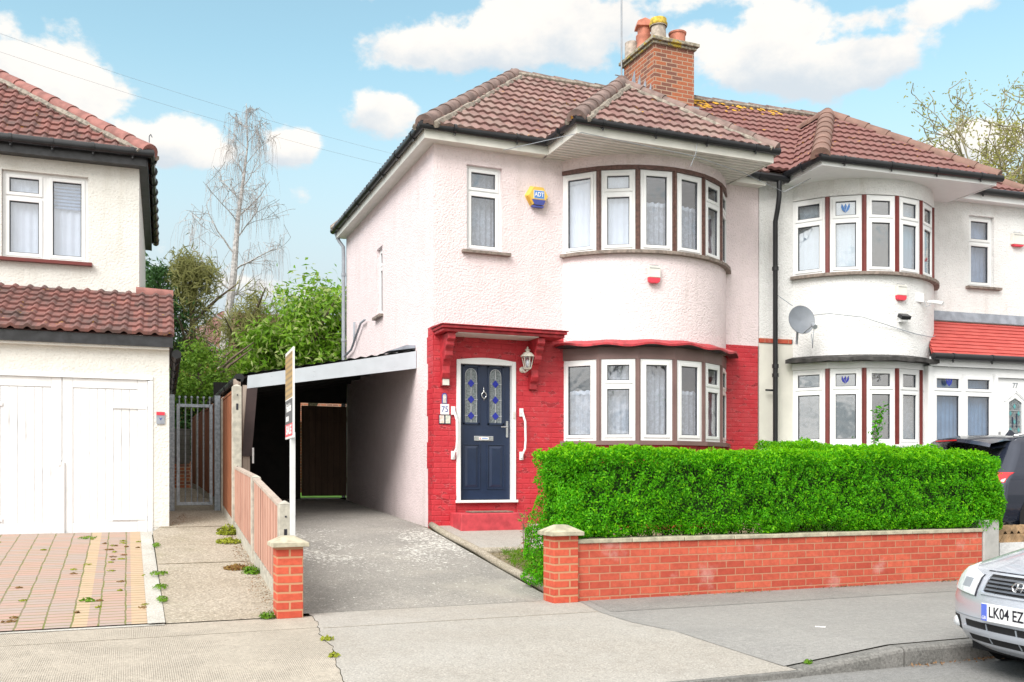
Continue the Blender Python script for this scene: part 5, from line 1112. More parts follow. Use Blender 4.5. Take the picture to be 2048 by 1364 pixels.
# camera, junction box and floodlight
p = nw(2.75, -.72, 4.12); CC = thing('security_camera', 'small white security camera on the right of the white bow front', 'camera', p)
o1 = MB(); o1.obox(p, NR @ Vector((1, 0, 0)), NR @ Vector((0, 0, 1)), NR @ Vector((0, -1, 0)), -.30, -.10, -.02, .13, -.03, .05); o1.build('junction_box', M['white'], CC, bevel=.006)
o1 = MB(); o1.tube([p + Vector((.02, 0, .0)), p + Vector((.06, -.08, -.01)), p + Vector((.10, -.24, -.06))], [.02, .03, .035], 10); o1.build('camera_body', M['white'], CC, smooth=True, auto=40)
o1 = MB(); o1.tube([p + Vector((-.12, -.06, .0)), p + Vector((-.1, -.08, -.10)), p + Vector((-.02, -.08, -.07)), p + Vector((.03, -.04, -.02))], .005, 5); o1.build('cable', M['grey'], CC)
p = nw(2.14, -.83, 3.86); FLt = thing('floodlight', 'small black floodlight under the alarm box on the white bow front', 'floodlight', p)
o1 = MB(); o1.obox(p, NR @ Vector((1, 0, 0)), Vector((0, -.5, .85)), NR @ Vector((0, -.85, -.5)), -.09, .09, -.03, .03, .03, .15); o1.build('lamp_head', M['black'], FLt, bevel=.006)
o1 = MB(); o1.obox(p, NR @ Vector((1, 0, 0)), Vector((0, 0, 1)), NR @ Vector((0, -1, 0)), -.06, .06, -.13, -.03, .0, .10); o1.build('sensor', M['white'], FLt, bevel=.01)
# aerial mast by the chimney
AE = thing('aerial_mast', 'thin aerial mast strapped to the left side of the brick chimney', 'aerial', (8.8, 16.0, 8.2))
b = MB(); b.tube([(8.80, 16.05, 8.1), (8.80, 16.05, 11.2)], .016, 6)
for zz in (8.72, 8.92): b.tube([(8.66, 16.05, zz), (8.9, 16.05, zz)], .012, 5)
b.build('mast', M['grey'], AE)
b = MB(); b.tube([(8.4, 16.05, 10.9), (9.4, 16.05, 10.9)], .012, 5)
for i in range(7): b.tube([(8.45 + i * .15, 15.85, 10.9), (8.45 + i * .15, 16.25, 10.9)], .006, 4)
b.build('aerial_array', M['grey'], AE)
# overhead telephone wires and eave cables
for (a, c, lab) in (((-9, 17, 10.1), (9.0, 24, 9.4), 'upper thin telephone wire crossing the sky above the left house'), ((-9, 16.6, 9.6), (9.0, 23.5, 8.9), 'lower thin telephone wire crossing the sky above the left house')):
    b = MB(); pts = [Vector(a).lerp(Vector(c), t) - Vector((0, 0, .5 * (1 - (2 * t - 1) ** 2))) for t in fr(0, 1, 14)]; b.tube(pts, .0025, 4); tag(b.build('telephone_wire', M['lead'], None), lab, 'wire', 'telephone wires across the sky')
b = MB(); b.tube([(5.0, 12.62, 5.9), (5.8, 11.72, 5.96), (7.6, 11.70, 5.86), (8.6, 11.9, 5.80), (9.9, 12.6, 5.85), (10.2, 12.3, 6.02)], .005, 4); b.tube([(7.66, 11.70, 6.05), (7.63, 11.69, 5.9), (7.58, 11.75, 5.72)], .005, 4); tag(b.build('eave_cable', M['grey'], None), 'thin slack cable looped under the bow eaves of the pink house', 'cable')

# ================================================================== hedges
M['hedge'] = leaf_mat('privet_leaf', (.055, .32, .004), (.15, .55, .007), .5, .4, 3.0)
M['shoot'] = leaf_mat('privet_new_shoot', (.20, .60, .006), (.30, .72, .012), .5, .5, 2.6)
M['hedgecore'] = plain('hedge_dark_core', (.018, .05, .006), .95, .5, 14)  # near-black green standing in for the shade inside the hedge
def fbm(p, f, seed=0):
    r = np.zeros(len(p)); rs = np.random.default_rng(seed)
    for k in range(26):
        d = rs.normal(size=3); d = d / np.linalg.norm(d) * f * rs.uniform(.6, 2.6); r += np.sin(p @ d + rs.uniform(0, 6))
    return r / 4.2
def hedge_faces(faces, dens, depth, bump, seed):
    """faces: (origin, edge a, edge b, normal). Returns leaf centres and normals over lumpy clipped faces."""
    Cs, Ns = [], []
    for o, a, c, n in faces:
        o, a, c, n = (np.array(q, float) for q in (o, a, c, n)); k = int(np.linalg.norm(np.cross(a, c)) * dens)
        uv = RNG.random((k, 2)); p = o + uv[:, :1] * a + uv[:, 1:] * c
        f = fbm(p, 6, seed); g = fbm(p, 22, seed + 5); keep = RNG.random(k) < np.clip(.90 + 1.4 * g + .6 * f, .42, 1)
        edge = np.minimum(np.minimum(uv[:, 0], 1 - uv[:, 0]) * np.linalg.norm(a), np.minimum(uv[:, 1], 1 - uv[:, 1]) * np.linalg.norm(c))
        rnd = np.clip(1 - edge / .14, 0, 1) ** 2 * .07
        p = p + n * (bump * f + bump * .8 * g - depth * RNG.random(k) ** 2 - rnd)[:, None]
        Cs.append(p[keep]); Ns.append((n + RNG.normal(size=(k, 3)) * .55)[keep])
    return np.concatenate(Cs), np.concatenate(Ns)
def hedge(name, label, faces, top, cores, loc, seed, dens=8800):
    t_ = thing(name, label, 'hedge', loc)
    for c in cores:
        b = MB(); b.box(*c); b.build('dark_core', M['hedgecore'], t_)  # solid dark boxes added to block see-through between the leaves
    C, N_ = hedge_faces(faces + top, dens, .15, .030, seed); n = len(C)
    leaves('foliage', C, N_, RNG.uniform(.020, .038, n), RNG.uniform(.012, .020, n), M['hedge'], t_)
    C, N_ = hedge_faces(top, 2400, .02, .028, seed); n = len(C); C[:, 2] += RNG.random(n) ** 2 * .03; N_[:, 2] *= .4
    C2, N2 = hedge_faces(faces, 420, .02, .034, seed); C = np.concatenate([C, C2]); N_ = np.concatenate([N_, N2]); n = len(C)
    leaves('new_shoots', C, N_, RNG.uniform(.030, .050, n), RNG.uniform(.014, .022, n), M['shoot'], t_)
    return t_
ft_ = 1.475
H1 = hedge('clipped_hedge', 'dense clipped bright green hedge standing right behind the brick garden wall', [
    ((4.02, 8.22, .62), (5.30, 0, 0), (0, 0, ft_ - .62), (0, -1, 0)), ((9.22, 8.15, .58), (.44, .03, 0), (0, 0, ft_ - .60), (0, -1, 0)), ((9.30, 8.19, .62), (.36, .02, 0), (0, 0, ft_ - .68), (0, -1, 0)), ((3.77, 9.05, .10), (.05, -.62, 0), (.11, 0, ft_ - .12), (-1, -.1, .05)), ((3.82, 8.43, .12), (.3, -.02, 0), (0, 0, .6), (-.3, -.9, 0)), ((3.86, 8.46, .40), (.18, -.25, 0), (0, 0, ft_ - .42), (-.8, -.5, 0)), ((3.90, 8.62, .15), (.16, -.36, 0), (0, 0, ft_ - .2), (-.8, -.5, 0)), ((3.86, 8.98, .12), (.06, -.5, 0), (.08, 0, ft_ - .14), (-1, -.1, .05)), ((9.62, 8.16, .58), (.06, .78, 0), (0, 0, ft_ - .60), (1, 0, 0)), ((4.0, 8.23, .64), (5.4, 0, 0), (0, .2, 0), (0, 0, -1)), ((3.95, 8.97, .5), (5.4, 0, 0), (0, 0, .95), (0, 1, 0))],
    [((3.90, 8.22, ft_), (5.76, 0, 0), (0, .82, .0), (0, 0, 1))], [(4.16, 9.52, 8.40, 8.86, .72, 1.34), (4.02, 4.5, 8.54, 8.92, .2, 1.26), (9.25, 9.54, 8.30, 8.82, .72, 1.34)], (6.6, 8.6, .2), 3)
b = MB()
for i in range(70):
    xx = random.uniform(4.2, 9.2); yy = random.uniform(8.5, 8.8); b.tube([(xx, yy, .1), (xx + random.uniform(-.08, .08), yy + random.uniform(-.1, .05), .5), (xx + random.uniform(-.2, .2), yy - random.uniform(0, .2), .85)], [.012, .010, .006], 5)
b.build('stems', M['barkB'], H1)
b = MB(); 
zT = lambda y: 1.50 + (y - 8.9) * .078
H2 = hedge('boundary_hedge', 'green hedge running back from the front hedge towards the black drainpipe between the houses', [
    ((9.25, 8.9, .4), (0, 3.65, .3), (0, 0, 1.1), (-1, 0, 0)), ((9.98, 8.9, .4), (0, 3.65, .3), (0, 0, 1.1), (1, 0, 0)), ((9.25, 12.55, .6), (.73, 0, 0), (0, 0, 1.15), (0, 1, 0))],
    [((9.25, 8.88, 1.49), (.73, 0, 0), (0, 3.67, .285), (0, -.08, 1))], [(9.36, 9.86, 8.9, 12.4, .3, 1.38)], (9.6, 10.7, .3), 11, 5600)
def shoot_plant(name, label, cat, loc, h, n, spread, L, Wd, mat, stems=3, group=None, lean=(0, 0)):
    t_ = thing(name, label, cat, loc, group); loc = Vector(loc); b = MB(); C, N_ = [], []
    for s_ in range(stems):
        a = random.random() * 6.28; tip = loc + Vector((math.cos(a) * spread + lean[0], math.sin(a) * spread + lean[1], h * random.uniform(.7, 1)))
        mid_ = loc.lerp(tip, .5) + Vector((random.uniform(-.3, .3) * spread, random.uniform(-.3, .3) * spread, h * .06)); b.tube([loc, mid_, tip], [.006, .005, .002], 5)
        for i in range(n // stems):
            t = random.uniform(.15, 1.02); q = loc.lerp(mid_, t * 2) if t < .5 else mid_.lerp(tip, t * 2 - 1)
            C.append(q + Vector((random.gauss(0, L * .45), random.gauss(0, L * .45), random.gauss(0, L * .3)))); N_.append((random.gauss(0, .6), random.gauss(0, .6), 1))
    b.build('stem', M['barkB'], t_); n_ = len(C); leaves('leaves', np.array([tuple(c) for c in C]), np.array(N_), RNG.uniform(.7, 1.2, n_) * L, RNG.uniform(.7, 1.2, n_) * Wd, mat, t_)
    return t_
p = nw(1.05, -1.5, 1.35)
shoot_plant('tall_shoot', 'tall leafy shoot rising above the hedge in front of the white house window', 'shrub', (p.x, p.y, 1.45), .92, 190, .10, .075, .035, M['hedge'], 3, lean=(.22, 0))

# ================================================================== weeds and grass
M['weed'] = leaf_mat('weed_green', (.10, .24, .012), (.22, .40, .03), .5, .4, 3); M['weedy'] = leaf_mat('yellow_moss', (.28, .34, .03), (.40, .42, .05), .6, .3, 3); M['weedr'] = leaf_mat('reddish_weed', (.26, .12, .05), (.30, .22, .06), .6, .3, 3); M['drygrass'] = leaf_mat('dry_grass', (.36, .30, .17), (.45, .40, .22), .7, .3, 3)
def tuft(label, x, y, z, r, h, n, mat, L=.05, Wd=.016, name='weed', sy=1.0):
    k = int(n); a = RNG.uniform(0, 6.28, k); q = np.sqrt(RNG.random(k)) * r; hh = RNG.random(k) ** 1.4 * h * (1.1 - .6 * (q / r))
    C = np.stack([x + q * np.cos(a), y + q * np.sin(a) * sy, z + .008 + hh], 1); N_ = np.stack([np.cos(a) * .7, np.sin(a) * .7, np.full(k, .8)], 1) + RNG.normal(size=(k, 3)) * .4
    o = leaves(name, C, N_, RNG.uniform(.7, 1.3, k) * L, RNG.uniform(.7, 1.3, k) * Wd, mat); return tag(o, label, 'weed', 'weeds in the paving')
tuft('bright green moss clump against the low fence near the steel gate', 1.17, 12.35, zp(12.35), .14, .13, 420, M['weedy'], .05, .02)
tuft('yellow green moss cushion just in front of the bright clump by the low fence', 1.12, 11.75, zp(11.75), .15, .07, 380, M['weedy'], .04, .018)
tuft('reddish weed patch on the path beside the low fence', 1.05, 10.25, zp(10.25), .13, .05, 260, M['weedr'])
tuft('green and dry weeds at the foot of the low fence behind the reddish patch', 1.18, 10.0, zp(10.0), .10, .09, 200, M['weed'])
tuft('small green weed at the left foot of the free-standing brick pier', 1.10, 8.2, .01, .07, .06, 130, M['weed'], .035)
tuft('pale grassy weed at the right foot of the free-standing brick pier', 1.47, 9.35, zd(9.35), .08, .12, 190, M['weedy'], .06, .012)
for i, (yy, lab) in enumerate(((9.0, 'fresh green dandelion leaves on the white strip nearest the pavement'), (9.5, 'fresh green dandelion leaves in the middle of the white strip'), (10.1, 'green weeds on the white strip farthest of the leafy three'))): tuft(lab, .29, yy, zp(yy) + .01, .05 + .02 * i, .03, 90, M['weed'], .035, .013, sy=3.4 - i)
tuft('low green weeds along the white strip near the garage corner', .31, 11.7, zp(11.7), .045, .03, 110, M['weed'], .035, .013, sy=5)
pav = []
for i in range(40):
    xx = random.choice([-.2, -.1, 0, -.45, -.2, .1, -.9, -1.4]) + random.uniform(-.08, .08); yy = random.uniform(8.5, 12.6); pav.append((xx, yy))
labs = ['small reddish weed growing in a joint of the block paving', 'small yellow green weed growing in a joint of the block paving']
for i, (xx, yy) in enumerate(pav): tuft(labs[i % 2], xx, yy, zb(yy) + .01, random.uniform(.018, .05), .012, 34, M['weedr'] if i % 2 == 0 else M['weedy'], .026, .009)
tuft('broad green weed on the paving in front of the garage doors', -.45, 12.6, zb(12.6), .11, .035, 110, M['weed'], .04, .014); tuft('green dandelion on the paving near the pavement edge', -.32, 9.15, zb(9.15), .08, .035, 40, M['weed'], .07, .022)
tuft('green weed in the joint between the tan pavement and the pale crossover', 1.36, 6.95, .004, .05, .03, 60, M['weedy'], .03); tuft('tiny weed in the pavement joint closest to the road', 1.28, 6.3, .0, .04, .03, 50, M['weedy'], .03)
tuft('small weed at the kerb end by the dropped kerb', 4.3, 5.22, -.075, .035, .03, 40, M['weed'], .03)
# grassy bed: stuff
k = 2600; xx = RNG.uniform(4.05, 5.6, k); yy = RNG.uniform(8.45, 10.7, k); keep = fbm(np.stack([xx, yy, xx * 0], 1), 3.2, 4) + (4.9 - xx) * .6 > .05; xx, yy = xx[keep], yy[keep]; k = len(xx)
C = np.stack([xx, yy, np.array([zd(v) for v in yy]) + .05 + RNG.random(k) * .03], 1); N_ = RNG.normal(size=(k, 3)); N_[:, 2] *= .15
tag(leaves('grass', C, N_, RNG.uniform(.08, .16, k), .010, M['weed']), 'patchy grass in the bed beside the hedge', 'grass', kind='stuff')
k = 1500; xx = RNG.uniform(4.02, 5.8, k); yy = RNG.uniform(8.42, 10.75, k); C = np.stack([xx, yy, np.array([zd(v) for v in yy]) + .035], 1)
tag(leaves('dry_grass', C, RNG.normal(size=(k, 3)) * (1, 1, 1.6), RNG.uniform(.06, .14, k), .008, M['drygrass']), 'dry grass stalks in the bed beside the hedge', 'grass', kind='stuff')
shoot_plant('garden_shrub', 'spindly shrub with red tipped leaves beside the left end of the hedge', 'shrub', (4.35, 10.3, zd(10.3)), .62, 130, .16, .06, .03, leaf_mat('shrub_leaf', (.25, .34, .06), (.36, .42, .12), .5, .4, 3, (.5, .10, .06)), 6)
tuft('leafy green clump of grass at the left foot of the hedge', 4.2, 9.55, zd(9.55), .17, .26, 420, M['weed'], .12, .014)
tuft('sparse green tuft in the bare soil by the right hand brick pier', 4.12, 8.75, zd(8.75), .10, .10, 160, M['weed'], .07, .012)
# leaf litter
def litter(name, xs, ys, n, zf, label, dy=.03, dx=0):
    t = RNG.random(n); X = xs[0] + (xs[1] - xs[0]) * t - np.abs(RNG.normal(0, 1, n)) * dx; Y = ys[0] + (ys[1] - ys[0]) * t + np.abs(RNG.normal(0, dy, n)) * -1; keep = fbm(np.stack([X, Y * 0, Y * 0], 1), 5, 9) + RNG.random(n) > .35; X, Y = X[keep], Y[keep]
    C = np.stack([X, Y, np.array([zf(a, b_) for a, b_ in zip(X, Y)]) + .012], 1); Nn = RNG.normal(size=(len(X), 3)) * (.5, .5, 1); tag(leaves(name, C, Nn, RNG.uniform(.012, .032, len(X)), RNG.uniform(.008, .016, len(X)), M['litter']), label, 'debris', kind='stuff')
M['litter'] = leaf_mat('leaf_litter', (.22, .11, .05), (.34, .22, .12), .8, .1, 4)
litter('leaf_litter', (4.0, 9.3), (8.17, 8.17), 650, lambda x, y: .008, 'dead leaves along the foot of the brick garden wall'); litter('gutter_litter', (4.3, 9), (5.10, 5.10), 900, lambda x, y: -.126, 'dead leaves in the road along the kerb', .04)
litter('fence_litter', (1.25, 1.25), (8.4, 12.3), 1300, lambda x, y: zp(y), 'dead leaves and gravel along the low fence', .02, .07); litter('gate_litter', (.5, .75), (13.1, 14.2), 250, lambda x, y: zp(y), 'dead leaves by the side gate', .3)
b = MB(); b.tube([(5.06, 6.05, .016), (5.12, 6.0, .016)], .005, 6); tag(b.build('cigarette_end', M['white'], None), 'white cigarette end lying on the grey pavement', 'litter')

# ================================================================== trees
def crown(name, C0, rad, ncl, per, clr, L, Wd, mat, parent, flat=.7, droop=0, hang=False, shell=.55):
    C0, rad = np.array(C0), np.array(rad); d = RNG.normal(size=(ncl, 3)); d /= np.linalg.norm(d, axis=1, keepdims=True); cc = C0 + d * rad * (shell + (1 - shell) * RNG.random((ncl, 1)) ** .6)
    Cs, Ns = [], []
    for c in cc:
        k = int(per * random.uniform(.5, 1.5)); q = RNG.normal(size=(k, 3)) * clr * np.array([1, 1, flat]) * random.uniform(.6, 1.3)
        if droop: q[:, 2] -= droop * (q[:, 0] ** 2 + q[:, 1] ** 2) / clr
        Cs.append(c + q); Ns.append(q / clr * .6 + np.array([0, 0, .5]) + RNG.normal(size=(k, 3)) * .5)
    C, N_ = np.concatenate(Cs), np.concatenate(Ns); n = len(C)
    if hang: N_[:, 2] *= .1
    return leaves(name, C, N_, RNG.uniform(.6, 1.3, n) * L, RNG.uniform(.6, 1.3, n) * Wd, mat, parent)
def branches(b, tips, p, d, L, r, depth, up=.15, wander=.25, spread=.7, nseg=5, kids=(3, 4), shrink=.62, rmin=.006):
    pts = [p.copy()]; d = d.normalized()
    for i in range(nseg):
        d = (d + Vector((random.gauss(0, wander), random.gauss(0, wander), random.gauss(0, wander * .7) + up)) * .5).normalized(); p = p + d * (L / nseg); pts.append(p.copy())
    b.tube(pts, [max(rmin, r * (1 - .65 * i / nseg)) for i in range(nseg + 1)], 6 if r > .04 else 4 if r > .015 else 3, caps=False)
    if depth == 0: tips += pts[2:]; return
    for k in range(random.randint(*kids)):
        i = random.randint(1, nseg); a = Vector((random.gauss(0, 1), random.gauss(0, 1), random.gauss(.1, .6))).normalized()
        branches(b, tips, pts[i], (d * (1 - spread) + a * spread).normalized(), L * shrink * random.uniform(.7, 1.15), max(rmin, r * .5 * (1 - .4 * i / nseg)), depth - 1, up, wander, spread, nseg, kids, shrink, rmin)
    tips.append(pts[-1])
# bare weeping birch
BT = thing('birch_tree', 'tall bare weeping tree with pale trunk and hanging twigs between the two houses', 'tree', (2.55, 30, .8)); random.seed(21)
tr = [Vector((2.55, 30, .6)), Vector((2.62, 30, 3.6)), Vector((2.75, 30, 5.4)), Vector((3.0, 29.9, 7.4)), Vector((3.12, 30, 9.0)), Vector((3.3, 30, 10.4)), Vector((3.42, 30, 11.4)), Vector((3.38, 30, 12.7))]
b = MB(); b.tube(tr, [.21, .17, .14, .10, .07, .045, .025, .01], 8); tips = []
limbs = [(3.9, -1, 1.9), (4.3, 1, 1.7), (5.0, -1, 2.1), (5.5, 1, 1.8), (5.9, -1, 1.3), (6.6, 1, 1.9), (6.9, -1, 1.9), (7.5, 1, 1.5), (8.0, -1, 1.7), (8.5, 1, 1.6), (9.0, -1, 1.5), (9.2, 1, 1.5), (9.7, -1, 1.0), (10.1, 1, 1.1), (10.5, -1, .9), (10.8, 1, .9), (11.3, -1, .7), (11.5, 1, .6), (11.9, -1, .5), (12.2, 1, .4)]
for z_, sg_, L_ in limbs:
    for i in range(len(tr) - 1):
        if tr[i].z <= z_ <= tr[i + 1].z: q = tr[i].lerp(tr[i + 1], (z_ - tr[i].z) / (tr[i + 1].z - tr[i].z)); break
    branches(b, tips, q, Vector((sg_ * 1.0, random.uniform(-.7, .7), .55 + (z_ - 4) * .09)), L_ * .98, .05 * (1 - (z_ - 4) / 10), 2, .05, .22, .55, 6, (4, 5), .58, .007)
b.build('trunk', M['bark'], BT)
tw = MB()
for q in tips:
    if random.random() < .42:
        l_ = random.uniform(.25, 1.2); dx, dy = random.gauss(0, .12), random.gauss(0, .12); tw.tube([q, q + Vector((dx, dy, -.15 * l_)), q + Vector((dx * 1.4, dy * 1.3, -.6 * l_)), q + Vector((dx * 1.5 + random.gauss(0, .03), dy, -l_))], [.0048, .004, .0032, .0025], 3, caps=False)
tw.build('hanging_twigs', M['twig'], BT)
def foliage_tree(name, label, loc, trunk_h, cr, mat, group=None, bark='barkB'):
    t_ = thing(name, label, 'tree', loc, group); b = MB(); b.tube([loc, (loc[0] + .1, loc[1], loc[2] + trunk_h * .5), (loc[0], loc[1], loc[2] + trunk_h)], [.14, .10, .05], 8)
    for i in range(7):
        a = random.random() * 6.28; z_ = loc[2] + trunk_h * random.uniform(.3, .9); b.tube([(loc[0], loc[1], z_), (loc[0] + math.cos(a) * .7, loc[1] + math.sin(a) * .7, z_ + .7), (loc[0] + math.cos(a) * 1.2, loc[1] + math.sin(a) * 1.2, z_ + 1.1)], [.05, .035, .012], 5)
    b.build('trunk', M[bark], t_)
    for c in cr: crown('crown', *c, mat, t_, **(c[6] if len(c) > 6 else {})) if False else crown('crown', c[0], c[1], c[2], c[3], c[4], c[5], c[6], mat, t_, **c[7])
    return t_
M['conifer'] = leaf_mat('dark_conifer', (.035, .095, .028), (.075, .165, .045), .6, .25, .8); M['laurel'] = leaf_mat('laurel_leaf', (.15, .34, .022), (.36, .56, .06), .4, .45, .8, (.56, .60, .28)); M['bush'] = leaf_mat('bush_leaf', (.10, .23, .02), (.24, .38, .045), .5, .35, .8); M['olive'] = leaf_mat('olive_cypress', (.20, .21, .065), (.31, .31, .12), .6, .3, .8); M['willow'] = leaf_mat('young_willow_leaf', (.36, .37, .09), (.50, .48, .14), .5, .5, .8)
foliage_tree('conifer_tree', 'dark green conifer rising behind the left house beside the bare tree', (.75, 26, .8), 5.6, [((.55, 26, 4.5), (1.35, 1.2, 2.3), 110, 120, .32, .20, .04, dict(flat=.5, droop=.35, shell=.3)), ((.45, 26, 6.0), (.75, .8, 1.0), 34, 110, .28, .20, .04, dict(flat=.5, droop=.35, shell=.3))], M['conifer'])
foliage_tree('weeping_conifer', 'olive weeping cypress draped in front of the dark conifer', (1.5, 25.5, .8), 5.4, [((1.55, 25.4, 6.25), (.45, .5, .62), 26, 80, .2, .3, .03, dict(flat=1.2, hang=True)), ((1.7, 25.4, 4.9), (.30, .4, .9), 14, 60, .18, .3, .025, dict(flat=1.3, hang=True))], M['olive'])
foliage_tree('weeping_cypress', 'brownish olive drooping cypress between the bare tree and the bright laurel', (2.75, 24.5, .8), 4.4, [((2.85, 24.4, 4.6), (.62, .6, 1.0), 30, 90, .22, .34, .028, dict(flat=1.5, hang=True)), ((2.7, 24.4, 3.5), (.8, .6, .8), 26, 90, .24, .34, .028, dict(flat=1.5, hang=True))], M['olive'])
foliage_tree('laurel_tree', 'big bright green laurel showing pale flower spikes above the carport', (4.15, 23.6, .8), 4.6, [((4.3, 23.6, 4.6), (1.25, 1.2, 1.55), 120, 60, .24, .19, .06, dict(shell=.3)), ((3.1, 23.4, 4.1), (.75, .8, .95), 46, 60, .22, .19, .06, dict(shell=.3)), ((5.5, 23.8, 4.9), (.7, .8, 1.2), 40, 60, .22, .19, .06, dict(shell=.3))], M['laurel'])
foliage_tree('round_bush', 'rounded mid green bush above the steel gate beside the cream garage', (1.5, 22.5, .8), 3.0, [((1.45, 22.5, 3.4), (.85, .8, .78), 70, 70, .2, .12, .045, dict(shell=.45))], M['bush'])
foliage_tree('shady_shrub', 'dark shrub filling the space low behind the steel gate', (.9, 22.6, .8), 2.0, [((.95, 22.4, 2.35), (.9, .5, .75), 50, 70, .22, .14, .04, dict(shell=.2)), ((2.4, 22.9, 2.6), (.9, .5, .8), 40, 70, .22, .14, .04, dict(shell=.2))], M['conifer'])
def twisty(name, label, loc, H, Wd, seed, group, lv):
    random.seed(seed); t_ = thing(name, label, 'tree', loc, group); loc = Vector(loc); b = MB(); tips = []
    b.tube([loc, loc + Vector((.2, 0, H * .3)), loc + Vector((0, 0, H * .62))], [.4, .30, .18], 8)
    for i in range(9):
        a = i * 2.4 + random.random(); branches(b, tips, loc + Vector((0, 0, H * random.uniform(.5, .62))), Vector((math.cos(a) * Wd, math.sin(a) * Wd, 1.1)), H * .20, .13, 3, .10, .42, .6, 6, (3, 4), .62, .018)
    b.build('trunk', M['barkW'], t_); q = np.array([tuple(v) for v in tips if random.random() < .9]); q = np.repeat(q, lv, axis=0); q += RNG.normal(size=q.shape) * .22
    leaves('crown', q, RNG.normal(size=q.shape), RNG.uniform(.10, .24, len(q)), RNG.uniform(.05, .09, len(q)), M['willow'], t_); return t_
twisty('willow_tree', 'tall twisted tree in sparse yellow green leaf behind the white house roof', (35.3, 30, .5), 19.5, 1.0, 5, 'young trees behind the white house', 2)
twisty('willow_tree', 'lower yellow green tree beside the tall twisted one, behind the roof hip', (28.9, 29.0, .5), 15.2, .9, 14, 'young trees behind the white house', 3)
random.seed(33); ST0 = thing('street_tree', 'bare street tree across the road facing the houses, mirrored in the window panes', 'tree', (0, 0, -.1), 'street trees across the road')
b = MB(); tips = []; b.tube([(0, 0, -.1), (.1, 0, 2.2), (0, 0, 4.2)], [.24, .19, .15], 8)
for i in range(8):
    a = i * 2.4; branches(b, tips, Vector((0, 0, random.uniform(2.8, 4.2))), Vector((math.cos(a), math.sin(a), 1.2)), 3.4, .10, 3, .1, .3, .6, 5, (3, 4), .62, .014)
b.build('trunk', M['barkB'], ST0); q = np.array([tuple(v) for v in tips if random.random() < .6]); q = q + RNG.normal(size=q.shape) * .2
leaves('crown', q, RNG.normal(size=q.shape), .16, .09, M['bush'], ST0)
for i, (x_, y_, sc_k) in enumerate(((-9, -11, 1.0), (6, -12.5, .9), (15, -11.5, 1.1), (24, -12, 1.0))):
    o_ = ST0 if i == 0 else copy_tree(ST0); o_.location = (x_, y_, -.1); o_.rotation_euler = (0, 0, i * 1.3); o_.scale = (sc_k,) * 3
# house far behind the trees
DH = thing('distant_house', 'brown roofed brick house half hidden by the trees behind the gardens', 'house', (4.5, 38, .8))
b = MB(); b.box(1.6, 9.0, 36.3, 42, .5, 5.9); b.build('wall', M['chimbrick'], DH)
roof_plane('roof', M['tileN'], DH, (1.3, 36.0, 5.8), (1, 0, 0), (0, 1, 0), 3.2, 2.0, [(0, 0), (8, 0), (5.5, math.hypot(3.2, 2)), (2.2, math.hypot(3.2, 2))], tw=.3, g=.34, amp=.03)
roof_plane('roof', M['tileN'], DH, (1.3, 42.4, 5.8), (0, -1, 0), (1, 0, 0), 2.2, 2.0, [(0, 0), (6.4, 0), (3.2, math.hypot(2.2, 2))], tw=.3, g=.34, amp=.03)
b = MB(); b.box(3.0, 4.2, 36.22, 36.29, 3.8, 5.0); dw = b.build('window', M['white'], DH); b = MB(); b.box(3.07, 4.13, 36.2, 36.215, 3.87, 4.93); b.build('pane', M['gasket'], dw)
GW = thing('garden_wall', 'weathered brown brick wall seen dimly behind the steel gate', 'wall', (0, 23.6, .8)); b = MB(); b.box(-3, 6.5, 23.9, 24.05, .5, 2.6); b.build('brickwork', M['chimbrick'], GW)

# ================================================================== cars
def paint(name, col, rough=.25, metal=.5):
    m, t, b, co, out = newmat(name); t.put(b.inputs['Base Color'], t.mixc(t.sstep(t.noise(co, 900, 2), .4, .6), sc(col, .92), sc(col, 1.06))); b.inputs['Metallic'].default_value = metal; b.inputs['Roughness'].default_value = rough; b.inputs['Coat Weight'].default_value = .8; b.inputs['Coat Roughness'].default_value = .04; return m
M['silver'] = paint('silver_car_paint', (.60, .64, .72), .34, .45); M['ink'] = paint('dark_blue_car_paint', (.025, .032, .055), .25, .4); M['tyre'] = plain('tyre_rubber', (.018, .018, .018), .85, .2); M['carglass'] = plain('dark_car_glass', (.015, .018, .022), .04, .1, spec=.8); M['redlens'] = plain('red_lamp_lens', (.60, .012, .02), .08, .2, 20, spec=.8); M['lens'] = plain('clear_lamp_lens', (.78, .81, .85), .08, .12, 26, spec=.7, metal=.1); M['amber'] = plain('amber_lens', (.80, .24, .08), .15, .1); M['chrome'] = plain('chrome', (.8, .8, .82), .1, .02, metal=1); M['plate'] = plain('white_number_plate', (.84, .85, .86), .35, .02); M['plateblue'] = plain('blue_plate_band', (.10, .16, .62), .4, .02); M['under'] = plain('black_underbody', (.008, .008, .009), .8, .1)
